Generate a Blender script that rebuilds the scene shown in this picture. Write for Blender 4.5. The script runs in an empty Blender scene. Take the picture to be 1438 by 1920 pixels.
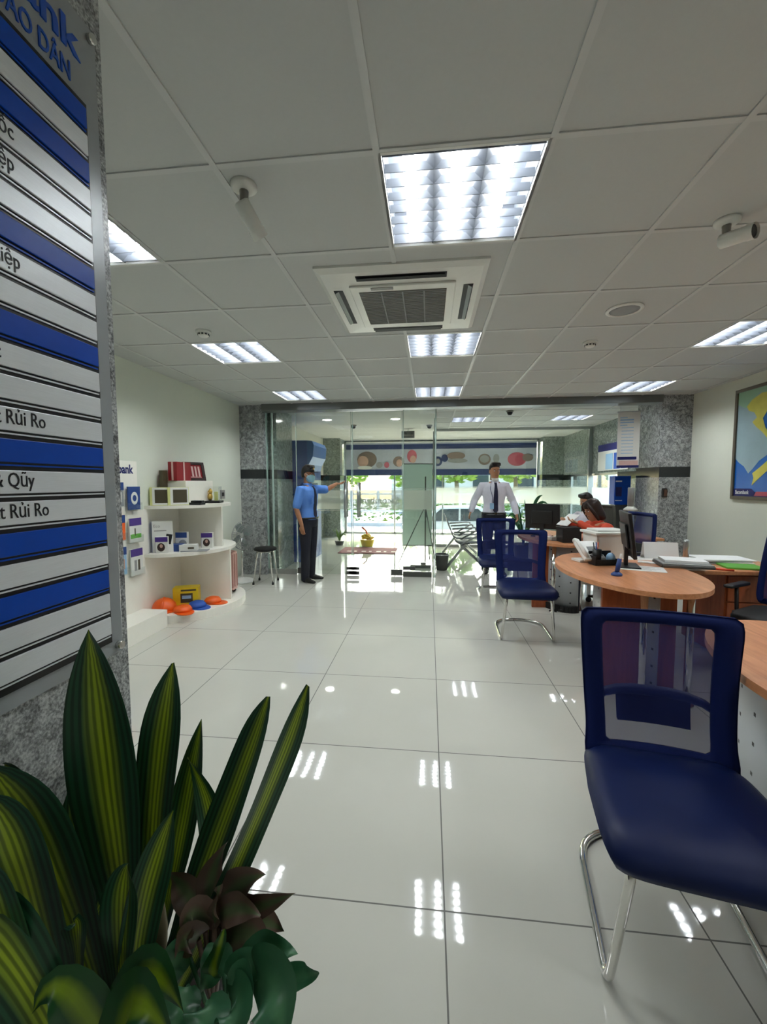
import bpy, bmesh, math, random
from mathutils import Vector, Matrix, noise
PI = math.pi
rnd = random.Random(7)
sc = bpy.context.scene
C = sc.collection
# ------------------------------------------------------------------ camera frame (also used to read positions off the photo)
F, YAW, PITCH, ROLL, EYE, CEIL = 775.8, .1095, -.0693, -.0023, 1.387, 2.55
_cy, _sy, _cp, _sp, _cr, _sr = math.cos(YAW), math.sin(YAW), math.cos(PITCH), math.sin(PITCH), math.cos(ROLL), math.sin(ROLL)
FW = Vector((-_sy*_cp, _cy*_cp, _sp)); RT0 = Vector((_cy, _sy, 0)); UP0 = RT0.cross(FW)
RT = _cr*RT0 + _sr*UP0; UP = -_sr*RT0 + _cr*UP0
O = Vector((0, 0, EYE))
def ray(px, py): return FW + RT*((px-719)/F) - UP*((py-960)/F)
def atZ(px, py, z): d = ray(px, py); return O + d*((z-EYE)/d.z)
def atY(px, py, y): d = ray(px, py); return O + d*(y/d.y)
def atX(px, py, x): d = ray(px, py); return O + d*(x/d.x)
cam = bpy.data.cameras.new('camera'); camo = bpy.data.objects.new('camera', cam); C.objects.link(camo)
cam.sensor_fit = 'VERTICAL'; cam.sensor_height = 24.0; cam.lens = 24.0*F/1920; cam.clip_start = .02; cam.clip_end = 300
camo.matrix_world = Matrix(((RT.x, UP.x, -FW.x, 0), (RT.y, UP.y, -FW.y, 0), (RT.z, UP.z, -FW.z, EYE), (0, 0, 0, 1)))
sc.camera = camo

# ------------------------------------------------------------------ materials
def nodes(name):
    m = bpy.data.materials.new(name); m.use_nodes = True
    nt = m.node_tree; b = nt.nodes.get('Principled BSDF')
    return m, nt, b, nt.nodes.get('Material Output')
def N(nt, t, **kw):
    n = nt.nodes.new(t)
    for k, v in kw.items():
        if k in n.inputs: n.inputs[k].default_value = v
        else: setattr(n, k, v)
    return n
def rgb(c): return (c[0], c[1], c[2], 1)
def srgb(r, g, b):
    f = lambda v: (v/255/12.92) if v/255 <= .04045 else ((v/255+.055)/1.055)**2.4
    return (f(r), f(g), f(b))
_pc = {}
def plain(name, col, rough=.5, metal=0., var=.06, scale=30, spec=.5, coat=0.):
    if name in _pc: return _pc[name]
    m, nt, b, out = nodes(name)
    tc = N(nt, 'ShaderNodeTexCoord'); no = N(nt, 'ShaderNodeTexNoise', Scale=scale, Detail=3.)
    nt.links.new(tc.outputs['Object'], no.inputs['Vector'])
    mx = N(nt, 'ShaderNodeMix', data_type='RGBA')
    mx.inputs[6].default_value = rgb([c*(1-var) for c in col]); mx.inputs[7].default_value = rgb([min(1, c*(1+var)) for c in col])
    nt.links.new(no.outputs['Fac'], mx.inputs[0]); nt.links.new(mx.outputs[2], b.inputs['Base Color'])
    b.inputs['Roughness'].default_value = rough; b.inputs['Metallic'].default_value = metal
    b.inputs['Specular IOR Level'].default_value = spec
    b.inputs['Coat Weight'].default_value = coat
    m.diffuse_color = rgb(col); _pc[name] = m
    return m
def S(name, r, g, b, rough=.5, **kw): return plain(name, srgb(r, g, b), rough, **kw)

def floor_mat():
    m, nt, b, out = nodes('polished_porcelain_tile')
    g = N(nt, 'ShaderNodeNewGeometry'); sp = N(nt, 'ShaderNodeSeparateXYZ'); nt.links.new(g.outputs['Position'], sp.inputs[0])
    def line(o, off, w=.0026):
        a = N(nt, 'ShaderNodeMath', operation='SUBTRACT'); a.inputs[1].default_value = off - .4; nt.links.new(sp.outputs[o], a.inputs[0])
        d = N(nt, 'ShaderNodeMath', operation='DIVIDE'); d.inputs[1].default_value = .8; nt.links.new(a.outputs[0], d.inputs[0])
        f = N(nt, 'ShaderNodeMath', operation='FRACT'); nt.links.new(d.outputs[0], f.inputs[0])
        s = N(nt, 'ShaderNodeMath', operation='SUBTRACT'); s.inputs[1].default_value = .5; nt.links.new(f.outputs[0], s.inputs[0])
        ab = N(nt, 'ShaderNodeMath', operation='ABSOLUTE'); nt.links.new(s.outputs[0], ab.inputs[0])
        l = N(nt, 'ShaderNodeMath', operation='LESS_THAN'); l.inputs[1].default_value = w/.8; nt.links.new(ab.outputs[0], l.inputs[0])
        return l
    lx, ly = line(0, -.743), line(1, 1.265)
    mx = N(nt, 'ShaderNodeMath', operation='MAXIMUM'); nt.links.new(lx.outputs[0], mx.inputs[0]); nt.links.new(ly.outputs[0], mx.inputs[1])
    no = N(nt, 'ShaderNodeTexNoise', Scale=2.2, Detail=4.); nt.links.new(g.outputs['Position'], no.inputs['Vector'])
    c1 = N(nt, 'ShaderNodeMix', data_type='RGBA'); c1.inputs[6].default_value = rgb(srgb(196, 195, 184)); c1.inputs[7].default_value = rgb(srgb(206, 205, 195))
    nt.links.new(no.outputs['Fac'], c1.inputs[0])
    c2 = N(nt, 'ShaderNodeMix', data_type='RGBA'); nt.links.new(mx.outputs[0], c2.inputs[0]); nt.links.new(c1.outputs[2], c2.inputs[6]); c2.inputs[7].default_value = rgb(srgb(98, 96, 90))
    nt.links.new(c2.outputs[2], b.inputs['Base Color'])
    r = N(nt, 'ShaderNodeMath', operation='MULTIPLY_ADD'); r.inputs[1].default_value = .5; r.inputs[2].default_value = .035
    nt.links.new(mx.outputs[0], r.inputs[0]); nt.links.new(r.outputs[0], b.inputs['Roughness'])
    n2 = N(nt, 'ShaderNodeTexNoise', Scale=5., Detail=1.); nt.links.new(g.outputs['Position'], n2.inputs['Vector'])
    bp = N(nt, 'ShaderNodeBump', Strength=.012, Distance=.05); nt.links.new(n2.outputs['Fac'], bp.inputs['Height']); nt.links.new(bp.outputs[0], b.inputs['Normal'])
    b.inputs['IOR'].default_value = 1.55
    return m
def granite_mat(name, dark, light, scale=26, rough=.22, fine=150.):
    m, nt, b, out = nodes(name)
    g = N(nt, 'ShaderNodeNewGeometry')
    w = N(nt, 'ShaderNodeTexNoise', Scale=6., Detail=2.); nt.links.new(g.outputs['Position'], w.inputs['Vector'])
    av = N(nt, 'ShaderNodeVectorMath', operation='MULTIPLY_ADD'); av.inputs[1].default_value = (.12, .12, .12)
    nt.links.new(w.outputs['Color'], av.inputs[0]); nt.links.new(g.outputs['Position'], av.inputs[2])
    n1 = N(nt, 'ShaderNodeTexNoise', Scale=float(scale), Detail=5., Roughness=.62, Distortion=.9); nt.links.new(av.outputs[0], n1.inputs['Vector'])
    n2 = N(nt, 'ShaderNodeTexNoise', Scale=fine, Detail=2., Roughness=.6); nt.links.new(g.outputs['Position'], n2.inputs['Vector'])
    ad = N(nt, 'ShaderNodeMath', operation='MULTIPLY_ADD'); ad.inputs[1].default_value = .55; nt.links.new(n2.outputs['Fac'], ad.inputs[0])
    ml = N(nt, 'ShaderNodeMath', operation='MULTIPLY'); ml.inputs[1].default_value = .6; nt.links.new(n1.outputs['Fac'], ml.inputs[0]); nt.links.new(ml.outputs[0], ad.inputs[2])
    cr = N(nt, 'ShaderNodeValToRGB'); e = cr.color_ramp.elements
    e[0].position = .46; e[0].color = rgb(dark); e[1].position = .70; e[1].color = rgb(light)
    mid = cr.color_ramp.elements.new(.57); mid.color = rgb([(a*.62+c*.38) for a, c in zip(dark, light)])
    nt.links.new(ad.outputs[0], cr.inputs[0])
    nt.links.new(cr.outputs[0], b.inputs['Base Color']); b.inputs['Roughness'].default_value = rough
    return m
def wood_mat(name, c1, c2, rough=.3, axis=1):
    m, nt, b, out = nodes(name)
    tc = N(nt, 'ShaderNodeTexCoord'); mp = N(nt, 'ShaderNodeMapping'); s = [9, 9, 9]; s[axis] = .9
    mp.inputs['Scale'].default_value = s; nt.links.new(tc.outputs['Object'], mp.inputs[0])
    n = N(nt, 'ShaderNodeTexNoise', Scale=3.5, Detail=6., Roughness=.65, Distortion=.8); nt.links.new(mp.outputs[0], n.inputs['Vector'])
    cr = N(nt, 'ShaderNodeValToRGB'); e = cr.color_ramp.elements; e[0].position = .35; e[0].color = rgb(c1); e[1].position = .7; e[1].color = rgb(c2)
    nt.links.new(n.outputs['Fac'], cr.inputs[0]); nt.links.new(cr.outputs[0], b.inputs['Base Color']); b.inputs['Roughness'].default_value = rough
    return m
def glass_mat(name, tint=(.93, .98, .955), f0=1.45, rough=0.):
    m, nt, b, out = nodes(name); nt.nodes.remove(b)
    t = N(nt, 'ShaderNodeBsdfTransparent'); t.inputs[0].default_value = rgb(tint)
    gl = N(nt, 'ShaderNodeBsdfGlossy', Roughness=rough); gl.inputs[0].default_value = (1, 1, 1, 1)
    lw = N(nt, 'ShaderNodeLayerWeight', Blend=.5); pw = N(nt, 'ShaderNodeMath', operation='POWER'); pw.inputs[1].default_value = 4.5; nt.links.new(lw.outputs['Facing'], pw.inputs[0])
    fr = N(nt, 'ShaderNodeMath', operation='MULTIPLY_ADD'); fr.inputs[1].default_value = .85; fr.inputs[2].default_value = f0-1.40; nt.links.new(pw.outputs[0], fr.inputs[0]); mx = N(nt, 'ShaderNodeMixShader')
    nt.links.new(fr.outputs[0], mx.inputs[0]); nt.links.new(t.outputs[0], mx.inputs[1]); nt.links.new(gl.outputs[0], mx.inputs[2])
    nt.links.new(mx.outputs[0], out.inputs[0]); return m
def veil_mat(name, col, fac, trans=.5):
    m, nt, b, out = nodes(name)
    b.inputs['Base Color'].default_value = rgb(col); b.inputs['Roughness'].default_value = .6
    tl = N(nt, 'ShaderNodeBsdfTranslucent'); tl.inputs[0].default_value = rgb(col)
    m1 = N(nt, 'ShaderNodeMixShader'); m1.inputs[0].default_value = trans; nt.links.new(b.outputs[0], m1.inputs[1]); nt.links.new(tl.outputs[0], m1.inputs[2])
    t = N(nt, 'ShaderNodeBsdfTransparent'); mx = N(nt, 'ShaderNodeMixShader'); mx.inputs[0].default_value = fac
    nt.links.new(m1.outputs[0], mx.inputs[1]); nt.links.new(t.outputs[0], mx.inputs[2]); nt.links.new(mx.outputs[0], out.inputs[0])
    return m
def emit(name, col, st):
    m, nt, b, out = nodes(name)
    b.inputs['Base Color'].default_value = rgb(col); b.inputs['Emission Color'].default_value = rgb(col); b.inputs['Emission Strength'].default_value = st
    return m
def leaf_mat(name, edge, mid, stripes=True, rough=.35):
    m, nt, b, out = nodes(name)
    uv = N(nt, 'ShaderNodeUVMap'); uv.uv_map = 'UVMap'; sp = N(nt, 'ShaderNodeSeparateXYZ'); nt.links.new(uv.outputs[0], sp.inputs[0])
    nz = N(nt, 'ShaderNodeTexNoise', Scale=1.6, Detail=2.); nt.links.new(uv.outputs[0], nz.inputs['Vector'])
    a = N(nt, 'ShaderNodeMath', operation='MULTIPLY_ADD'); a.inputs[1].default_value = .12; nt.links.new(nz.outputs['Fac'], a.inputs[0]); nt.links.new(sp.outputs[0], a.inputs[2])
    s = N(nt, 'ShaderNodeMath', operation='SUBTRACT'); s.inputs[1].default_value = .56; nt.links.new(a.outputs[0], s.inputs[0])
    ab = N(nt, 'ShaderNodeMath', operation='ABSOLUTE'); nt.links.new(s.outputs[0], ab.inputs[0])
    cr = N(nt, 'ShaderNodeValToRGB'); e = cr.color_ramp.elements; e[0].position = .06; e[0].color = rgb(mid); e[1].position = .27; e[1].color = rgb(edge)
    nt.links.new(ab.outputs[0], cr.inputs[0]); col = cr.outputs[0]
    if stripes:
        wv = N(nt, 'ShaderNodeMath', operation='SINE'); k = N(nt, 'ShaderNodeMath', operation='MULTIPLY'); k.inputs[1].default_value = 62.; nt.links.new(a.outputs[0], k.inputs[0]); nt.links.new(k.outputs[0], wv.inputs[0])
        r2 = N(nt, 'ShaderNodeValToRGB'); e = r2.color_ramp.elements; e[0].position = .15; e[0].color = (.38, .42, .4, 1); e[1].position = .75; e[1].color = (1, 1, 1, 1)
        mr = N(nt, 'ShaderNodeMapRange'); mr.inputs[1].default_value = -1; nt.links.new(wv.outputs[0], mr.inputs[0]); nt.links.new(mr.outputs[0], r2.inputs[0])
        mx = N(nt, 'ShaderNodeMix', data_type='RGBA', blend_type='MULTIPLY'); mx.inputs[0].default_value = 1; nt.links.new(col, mx.inputs[6]); nt.links.new(r2.outputs[0], mx.inputs[7]); col = mx.outputs[2]
    nt.links.new(col, b.inputs['Base Color']); b.inputs['Roughness'].default_value = rough
    return m
def perforated_mat():
    m, nt, b, out = nodes('perforated_grey_steel')
    uv = N(nt, 'ShaderNodeUVMap'); uv.uv_map = 'UVMap'; sp = N(nt, 'ShaderNodeSeparateXYZ'); nt.links.new(uv.outputs[0], sp.inputs[0])
    def cell(o, k, off=None):
        a = N(nt, 'ShaderNodeMath', operation='MULTIPLY_ADD'); a.inputs[1].default_value = k; a.inputs[2].default_value = .25
        nt.links.new(sp.outputs[o], a.inputs[0])
        if off is not None:
            ad = N(nt, 'ShaderNodeMath', operation='ADD'); nt.links.new(a.outputs[0], ad.inputs[0]); nt.links.new(off, ad.inputs[1]); a = ad
        f = N(nt, 'ShaderNodeMath', operation='FRACT'); nt.links.new(a.outputs[0], f.inputs[0])
        l = N(nt, 'ShaderNodeMath', operation='LESS_THAN'); l.inputs[1].default_value = .13; nt.links.new(f.outputs[0], l.inputs[0]); return l.outputs[0]
    fl = N(nt, 'ShaderNodeMath', operation='MULTIPLY'); fl.inputs[1].default_value = 9.; nt.links.new(sp.outputs[0], fl.inputs[0])
    f2 = N(nt, 'ShaderNodeMath', operation='FLOOR'); nt.links.new(fl.outputs[0], f2.inputs[0])
    f3 = N(nt, 'ShaderNodeMath', operation='MULTIPLY'); f3.inputs[1].default_value = .5; nt.links.new(f2.outputs[0], f3.inputs[0])
    mu = N(nt, 'ShaderNodeMath', operation='MULTIPLY'); nt.links.new(cell(0, 9.), mu.inputs[0]); nt.links.new(cell(1, 9., f3.outputs[0]), mu.inputs[1])
    mx = N(nt, 'ShaderNodeMix', data_type='RGBA'); nt.links.new(mu.outputs[0], mx.inputs[0]); mx.inputs[6].default_value = rgb(srgb(176, 180, 184)); mx.inputs[7].default_value = rgb(srgb(20, 20, 24))
    nt.links.new(mx.outputs[2], b.inputs['Base Color']); b.inputs['Roughness'].default_value = .4; b.inputs['Metallic'].default_value = 0.
    return m
def brushed_mat(name, col, rough=.38, metal=.6):
    m, nt, b, out = nodes(name)
    tc = N(nt, 'ShaderNodeTexCoord'); mp = N(nt, 'ShaderNodeMapping'); mp.inputs['Scale'].default_value = (30, 30, 900)
    nt.links.new(tc.outputs['Object'], mp.inputs[0]); n = N(nt, 'ShaderNodeTexNoise', Scale=1., Detail=3.); nt.links.new(mp.outputs[0], n.inputs['Vector'])
    mx = N(nt, 'ShaderNodeMix', data_type='RGBA'); nt.links.new(n.outputs['Fac'], mx.inputs[0]); mx.inputs[6].default_value = rgb([c*.9 for c in col]); mx.inputs[7].default_value = rgb([min(1, c*1.08) for c in col])
    nt.links.new(mx.outputs[2], b.inputs['Base Color']); b.inputs['Roughness'].default_value = rough; b.inputs['Metallic'].default_value = metal
    return m
M = dict(
    floor=floor_mat(), granite=granite_mat('grey_granite', srgb(94, 96, 97), srgb(200, 203, 204), 21),
    granite_far=granite_mat('grey_green_granite', srgb(96, 104, 100), srgb(176, 186, 180), 22, .12),
    band=S('black_granite_band', 32, 36, 38, .15), wall=S('cream_wall_paint', 218, 222, 208, .7, var=.02, scale=3),
    wall2=S('vestibule_wall_paint', 200, 200, 190, .7, var=.02), tile=S('ceiling_tile', 196, 198, 196, .85, var=.025, scale=60),
    tbar=S('ceiling_grid_bar', 202, 203, 201, .45, var=.02), plaster=S('plaster_ceiling', 205, 205, 200, .8, var=.02),
    white=S('white_plastic', 226, 226, 220, .35, var=.02), cream=S('white_laminate', 240, 237, 226, .35, var=.02),
    alu=plain('louver_aluminium', (.075, .083, .098), .4, 0., var=.03), chrome=plain('chrome', (.72, .71, .68), .08, 1., var=.04),
    steel=plain('brushed_steel', (.46, .48, .48), .3, 1., var=.06), darksteel=plain('dark_steel', (.12, .125, .12), .35, .7, var=.06),
    beam=plain('satin_grey_beam', srgb(118, 120, 118), .3, .6, var=.04),
    glass=glass_mat('clear_glass', (.93, .965, .95)), acrylic=glass_mat('clear_acrylic', (.97, .98, .98), 1.43),
    edge=S('glass_edge', 176, 198, 190, .2), frost=veil_mat('frosted_film', srgb(250, 252, 244), .55, .9),
    black=S('black_plastic', 18, 18, 20, .4), rubber=S('black_rubber', 14, 14, 14, .7), gap=S('vent_gap', 26, 26, 27, .6),
    blue=S('navy_leather', 8, 24, 68, .45, spec=.3, var=.12, scale=8), bluef=S('navy_frame_fabric', 14, 30, 84, .7, spec=.2, var=.1, scale=200),
    bluemesh=veil_mat('navy_mesh_fabric', srgb(36, 50, 118), .24, .3), lumbar=S('navy_lumbar_plastic', 13, 22, 66, .45),
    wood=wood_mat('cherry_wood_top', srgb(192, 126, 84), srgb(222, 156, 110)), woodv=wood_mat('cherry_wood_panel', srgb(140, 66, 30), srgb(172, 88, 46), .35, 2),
    perf=perforated_mat(), strip_w=brushed_mat('silver_strip', srgb(236, 240, 244), .34, .15), strip_b=S('blue_strip', 4, 74, 186, .38, spec=.3, var=.05, scale=60),
    plate=S('grey_sign_plate', 160, 165, 168, .25, var=.05, metal=.1), ink=S('black_ink', 18, 18, 26, .5), navyink=S('navy_ink', 22, 26, 98, .5),
    blueink=S('blue_acrylic_letters', 20, 84, 190, .3), whiteink=S('white_ink', 235, 238, 242, .5),
    skin=S('skin', 176, 124, 92, .5, var=.05), skin2=S('light_skin', 198, 150, 118, .5, var=.05), hair=S('black_hair', 24, 19, 17, .45, var=.2, scale=90),
    printhair=S('printed_brown', 128, 112, 104, .7), brownhair=S('dark_brown_hair', 42, 26, 20, .4, var=.25, scale=90),
    gshirt=S('sky_blue_shirt', 94, 144, 222, .75), trousers=S('navy_black_trousers', 26, 28, 40, .8), wshirt=S('white_shirt', 228, 228, 240, .75), tie=S('dark_navy_tie', 26, 28, 58, .6),
    orange=S('orange_red_cloth', 206, 74, 44, .75), maskm=S('pale_blue_mask', 150, 196, 206, .8), shoe=S('black_shoe', 20, 19, 18, .35),
    red=S('dark_red', 140, 22, 30, .45), darkwood=S('dark_wood_frame', 50, 32, 28, .4), rose=S('rose_gold_shell', 176, 124, 116, .35, metal=.2),
    yellow=S('yellow_print', 226, 196, 30, .45), orangep=S('orange_plastic', 238, 98, 26, .35), bluep=S('blue_fabric', 42, 88, 176, .6),
    purple=S('purple_print', 72, 46, 128, .45), bookb=S('dark_blue_print', 34, 66, 130, .45), paleg=S('pale_yellow_card', 212, 214, 142, .6), khaki=S('dark_khaki_plaque', 74, 66, 48, .5),
    paper=S('white_paper', 236, 236, 234, .8, var=.01), greyp=S('grey_paper', 150, 152, 152, .7), green=S('green_folder', 96, 170, 60, .5), redp=S('orange_red_pen', 226, 84, 50, .5),
    atm=S('atm_blue_panel', 26, 74, 150, .35), atm2=S('atm_light_blue_panel', 44, 104, 176, .35), mat=S('maroon_mat', 122, 52, 58, .9), bannerback=veil_mat('banner_back', srgb(206, 220, 214), .05, .7),
    soil=S('dark_soil', 30, 22, 16, .9), pot=S('dark_planter', 40, 38, 36, .5), stem=S('plant_stem', 92, 84, 58, .7),
    drac=leaf_mat('striped_dracaena_leaf', srgb(36, 82, 54), srgb(168, 190, 46)), aglo=leaf_mat('reddish_leaf', srgb(106, 84, 72), srgb(92, 106, 72), False),
    poth=leaf_mat('deep_green_leaf', srgb(56, 108, 74), srgb(80, 132, 92), False, .32), brightleaf=leaf_mat('yellow_green_leaf', srgb(26, 76, 34), srgb(128, 156, 30), False),
    tube=emit('fluorescent_tube', (.93, .98, 1.), 15.), lamp=emit('downlight_lens', (1., .97, .92), 14.),
    road=S('asphalt_road', 120, 122, 126, .85), pave=S('pavement_slabs', 196, 192, 184, .8, scale=4), hedge=S('hedge_leaf', 96, 132, 48, .6, var=.35, scale=6), tree=S('tree_leaf', 130, 160, 52, .6, var=.35, scale=4),
    trunk=S('tree_bark', 112, 96, 74, .9), carw=S('white_car_paint', 232, 234, 236, .2, coat=.5), carg=S('dark_car_glass', 60, 70, 76, .1), fence=S('white_fence_paint', 226, 226, 220, .6),
    house=S('pale_house_wall', 214, 208, 196, .8), screen=S('dark_screen', 14, 16, 20, .15), sea=S('map_sea_blue', 10, 100, 186, .3), land=S('map_grey_blue_land', 150, 176, 184, .3, var=.1, scale=8),
    viet=S('map_yellow_land', 206, 200, 84, .3, var=.18, scale=12), pale=S('map_pale_green', 150, 190, 160, .3), landing=S('landing_granite', 112, 114, 104, .5), bench=S('bench_grey_steel', 84, 90, 90, .45), frame=S('grey_wood_frame', 92, 84, 70, .4), tabred=S('map_red_tab', 178, 70, 90, .4),
    navy=S('banner_navy', 38, 56, 104, .6), bannerp=S('banner_picture_ground', 178, 184, 198, .7, var=.12, scale=3), tan=S('printed_skin_tone', 196, 160, 144, .7), pinkp=S('printed_pink', 188, 96, 112, .7),
    ltblue=S('light_blue_print', 150, 190, 222, .5), socket=S('grey_switch_plate', 140, 138, 132, .4), brown=S('brown_switch', 92, 60, 44, .4), pink=S('pale_pink_print', 214, 178, 172, .6), filt=S('grille_filter', 112, 110, 102, .8, var=.15, scale=6), greych=S('grey_chair_fabric', 88, 88, 80, .7), fanmesh=veil_mat('fan_guard_mesh', srgb(150, 164, 160), .35, .2), clearbox=glass_mat('clear_case', (.96, .97, .96), 1.43), gold=S('gold_trim', 214, 176, 92, .3, metal=.6),
)

# ------------------------------------------------------------------ mesh helpers
def bm_new(): return bmesh.new()
def box(bm, x0, x1, y0, y1, z0, z1, bev=0., mat=None, mi=0, seg=2):
    vs = [Vector((x, y, z)) for x in (x0, x1) for y in (y0, y1) for z in (z0, z1)]
    if mat is not None: vs = [mat @ v for v in vs]
    v = [bm.verts.new(p) for p in vs]
    fs = [bm.faces.new([v[i] for i in f]) for f in ((0, 1, 3, 2), (4, 6, 7, 5), (0, 4, 5, 1), (2, 3, 7, 6), (0, 2, 6, 4), (1, 5, 7, 3))]
    for f in fs: f.material_index = mi
    if bev > 0:
        es = list({e for f in fs for e in f.edges})
        bmesh.ops.bevel(bm, geom=es, offset=bev, segments=seg, affect='EDGES', profile=.5, material=-1)
def frame_of(d):
    d = d.normalized(); a = Vector((0, 0, 1)) if abs(d.z) < .95 else Vector((1, 0, 0))
    u = d.cross(a).normalized(); return u, d.cross(u).normalized()
def tube(bm, pts, r, n=8, cap=True, mi=0, closed=False):
    pts = [Vector(p) for p in pts]; k = len(pts); rs = r if isinstance(r, (list, tuple)) else [r]*k
    rings = []; u = None
    for i, p in enumerate(pts):
        if closed: d = pts[(i+1) % k]-pts[i-1]
        else: d = pts[min(i+1, k-1)]-pts[max(i-1, 0)]
        d.normalize()
        if u is None: u, w = frame_of(d)
        else:
            u = (u - d*u.dot(d)).normalized()
        w = d.cross(u).normalized()
        rings.append([bm.verts.new(p + rs[i]*(math.cos(2*PI*j/n)*u + math.sin(2*PI*j/n)*w)) for j in range(n)])
    for i in range(k if closed else k-1):
        A, B = rings[i], rings[(i+1) % k]
        for j in range(n):
            f = bm.faces.new((A[j], A[(j+1) % n], B[(j+1) % n], B[j])); f.smooth = True; f.material_index = mi
    if cap and not closed:
        bm.faces.new(rings[0][::-1]).material_index = mi; bm.faces.new(rings[-1]).material_index = mi
def arc_path(pts, rad=.04, seg=5):
    pts = [Vector(p) for p in pts]; out = [pts[0]]
    for i in range(1, len(pts)-1):
        a, b, c = pts[i-1], pts[i], pts[i+1]; da = (a-b); dc = (c-b); r = min(rad, da.length*.48, dc.length*.48)
        p0, p2 = b+da.normalized()*r, b+dc.normalized()*r
        for s in range(seg+1):
            t = s/seg; out.append(p0*(1-t)**2 + b*2*t*(1-t) + p2*t*t)
    out.append(pts[-1]); return out
def cyl(bm, c, r, h, n=20, r2=None, mi=0, axis='z'):
    r2 = r if r2 is None else r2; c = Vector(c)
    def P(rr, t, hh):
        a, b = rr*math.cos(t), rr*math.sin(t)
        return c + (Vector((a, b, hh)) if axis == 'z' else Vector((hh, a, b)) if axis == 'x' else Vector((b, hh, a)))
    A = [bm.verts.new(P(r, 2*PI*j/n, 0)) for j in range(n)]; B = [bm.verts.new(P(r2, 2*PI*j/n, h)) for j in range(n)]
    for j in range(n):
        f = bm.faces.new((A[j], A[(j+1) % n], B[(j+1) % n], B[j])); f.smooth = True; f.material_index = mi
    bm.faces.new(A[::-1]).material_index = mi; bm.faces.new(B).material_index = mi
def lathe(bm, prof, c=(0, 0, 0), n=24, mi=0):
    c = Vector(c); rings = [[bm.verts.new(c+Vector((r*math.cos(2*PI*j/n), r*math.sin(2*PI*j/n), z))) for j in range(n)] for r, z in prof]
    for A, B in zip(rings, rings[1:]):
        for j in range(n):
            f = bm.faces.new((A[j], A[(j+1) % n], B[(j+1) % n], B[j])); f.smooth = True; f.material_index = mi
    bm.faces.new(rings[0][::-1]).material_index = mi; bm.faces.new(rings[-1]).material_index = mi
def prism(bm, poly, z0, z1, bev=0., mi=0, mat=None):
    f = (lambda p: mat @ Vector(p)) if mat is not None else Vector
    a = [bm.verts.new(f((p[0], p[1], z0))) for p in poly]; b = [bm.verts.new(f((p[0], p[1], z1))) for p in poly]; n = len(poly)
    fs = [bm.faces.new(a[::-1]), bm.faces.new(b)] + [bm.faces.new((a[i], a[(i+1) % n], b[(i+1) % n], b[i])) for i in range(n)]
    for q in fs: q.material_index = mi
    if bev > 0: bmesh.ops.bevel(bm, geom=list(fs[0].edges)+list(fs[1].edges), offset=bev, segments=2, affect='EDGES', profile=.5, material=-1)
def ellipsoid(bm, c, rx, ry, rz, n=14, m=9, mat=None, mi=0):
    c = Vector(c); P = lambda a, b: c + Vector((rx*math.sin(a)*math.cos(b), ry*math.sin(a)*math.sin(b), rz*math.cos(a)))
    T = (lambda v: mat @ v) if mat is not None else (lambda v: v)
    top = bm.verts.new(T(P(0, 0))); bot = bm.verts.new(T(P(PI, 0)))
    R = [[bm.verts.new(T(P(PI*i/m, 2*PI*j/n))) for j in range(n)] for i in range(1, m)]
    fs = []
    for j in range(n):
        fs.append(bm.faces.new((top, R[0][j], R[0][(j+1) % n]))); fs.append(bm.faces.new((bot, R[-1][(j+1) % n], R[-1][j])))
    for A, B in zip(R, R[1:]):
        for j in range(n): fs.append(bm.faces.new((A[j], B[j], B[(j+1) % n], A[(j+1) % n])))
    for f in fs: f.smooth = True; f.material_index = mi
def loft(bm, rings, n=16, mi=0):      # rings: (centre, axis u, axis v)
    R = [[bm.verts.new(Vector(c)+Vector(u)*math.cos(2*PI*j/n)+Vector(v)*math.sin(2*PI*j/n)) for j in range(n)] for c, u, v in rings]
    for A, B in zip(R, R[1:]):
        for j in range(n):
            f = bm.faces.new((A[j], A[(j+1) % n], B[(j+1) % n], B[j])); f.smooth = True; f.material_index = mi
    bm.faces.new(R[0][::-1]); bm.faces.new(R[-1])
def sheet(bm, poly, th, mat, mi=0): prism(bm, poly, 0, th, mi=mi, mat=mat)
def basis(o, u, v):
    u = Vector(u).normalized(); v = Vector(v).normalized(); w = u.cross(v); o = Vector(o)
    return Matrix(((u.x, v.x, w.x, o.x), (u.y, v.y, w.y, o.y), (u.z, v.z, w.z, o.z), (0, 0, 0, 1)))

def thing(name, label, cat, loc=(0, 0, 0), rotz=0., group=None):
    o = bpy.data.objects.new(name, None); C.objects.link(o); o.empty_display_size = .1
    o.location = loc; o.rotation_euler = (0, 0, rotz); o['label'] = label; o['category'] = cat
    if group: o['group'] = group
    return o
def obj(name, bm, mats, parent=None, world=False, label=None, smooth=None):
    bmesh.ops.recalc_face_normals(bm, faces=bm.faces)
    me = bpy.data.meshes.new(name); bm.to_mesh(me); bm.free()
    for m in (mats if isinstance(mats, (list, tuple)) else [mats]): me.materials.append(m)
    if smooth: me.shade_smooth()
    o = bpy.data.objects.new(name, me); C.objects.link(o)
    if parent is not None:
        if world:
            r = parent
            off = Vector(); rz = 0
            while r is not None: off += r.location; r = r.parent
            me.transform(Matrix.Translation(-off))
        o.parent = parent
    if label: o['label'] = label
    return o
def tag(o, label, cat, group=None, kind=None):
    o['label'] = label; o['category'] = cat
    if group: o['group'] = group
    if kind: o['kind'] = kind
    return o
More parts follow.
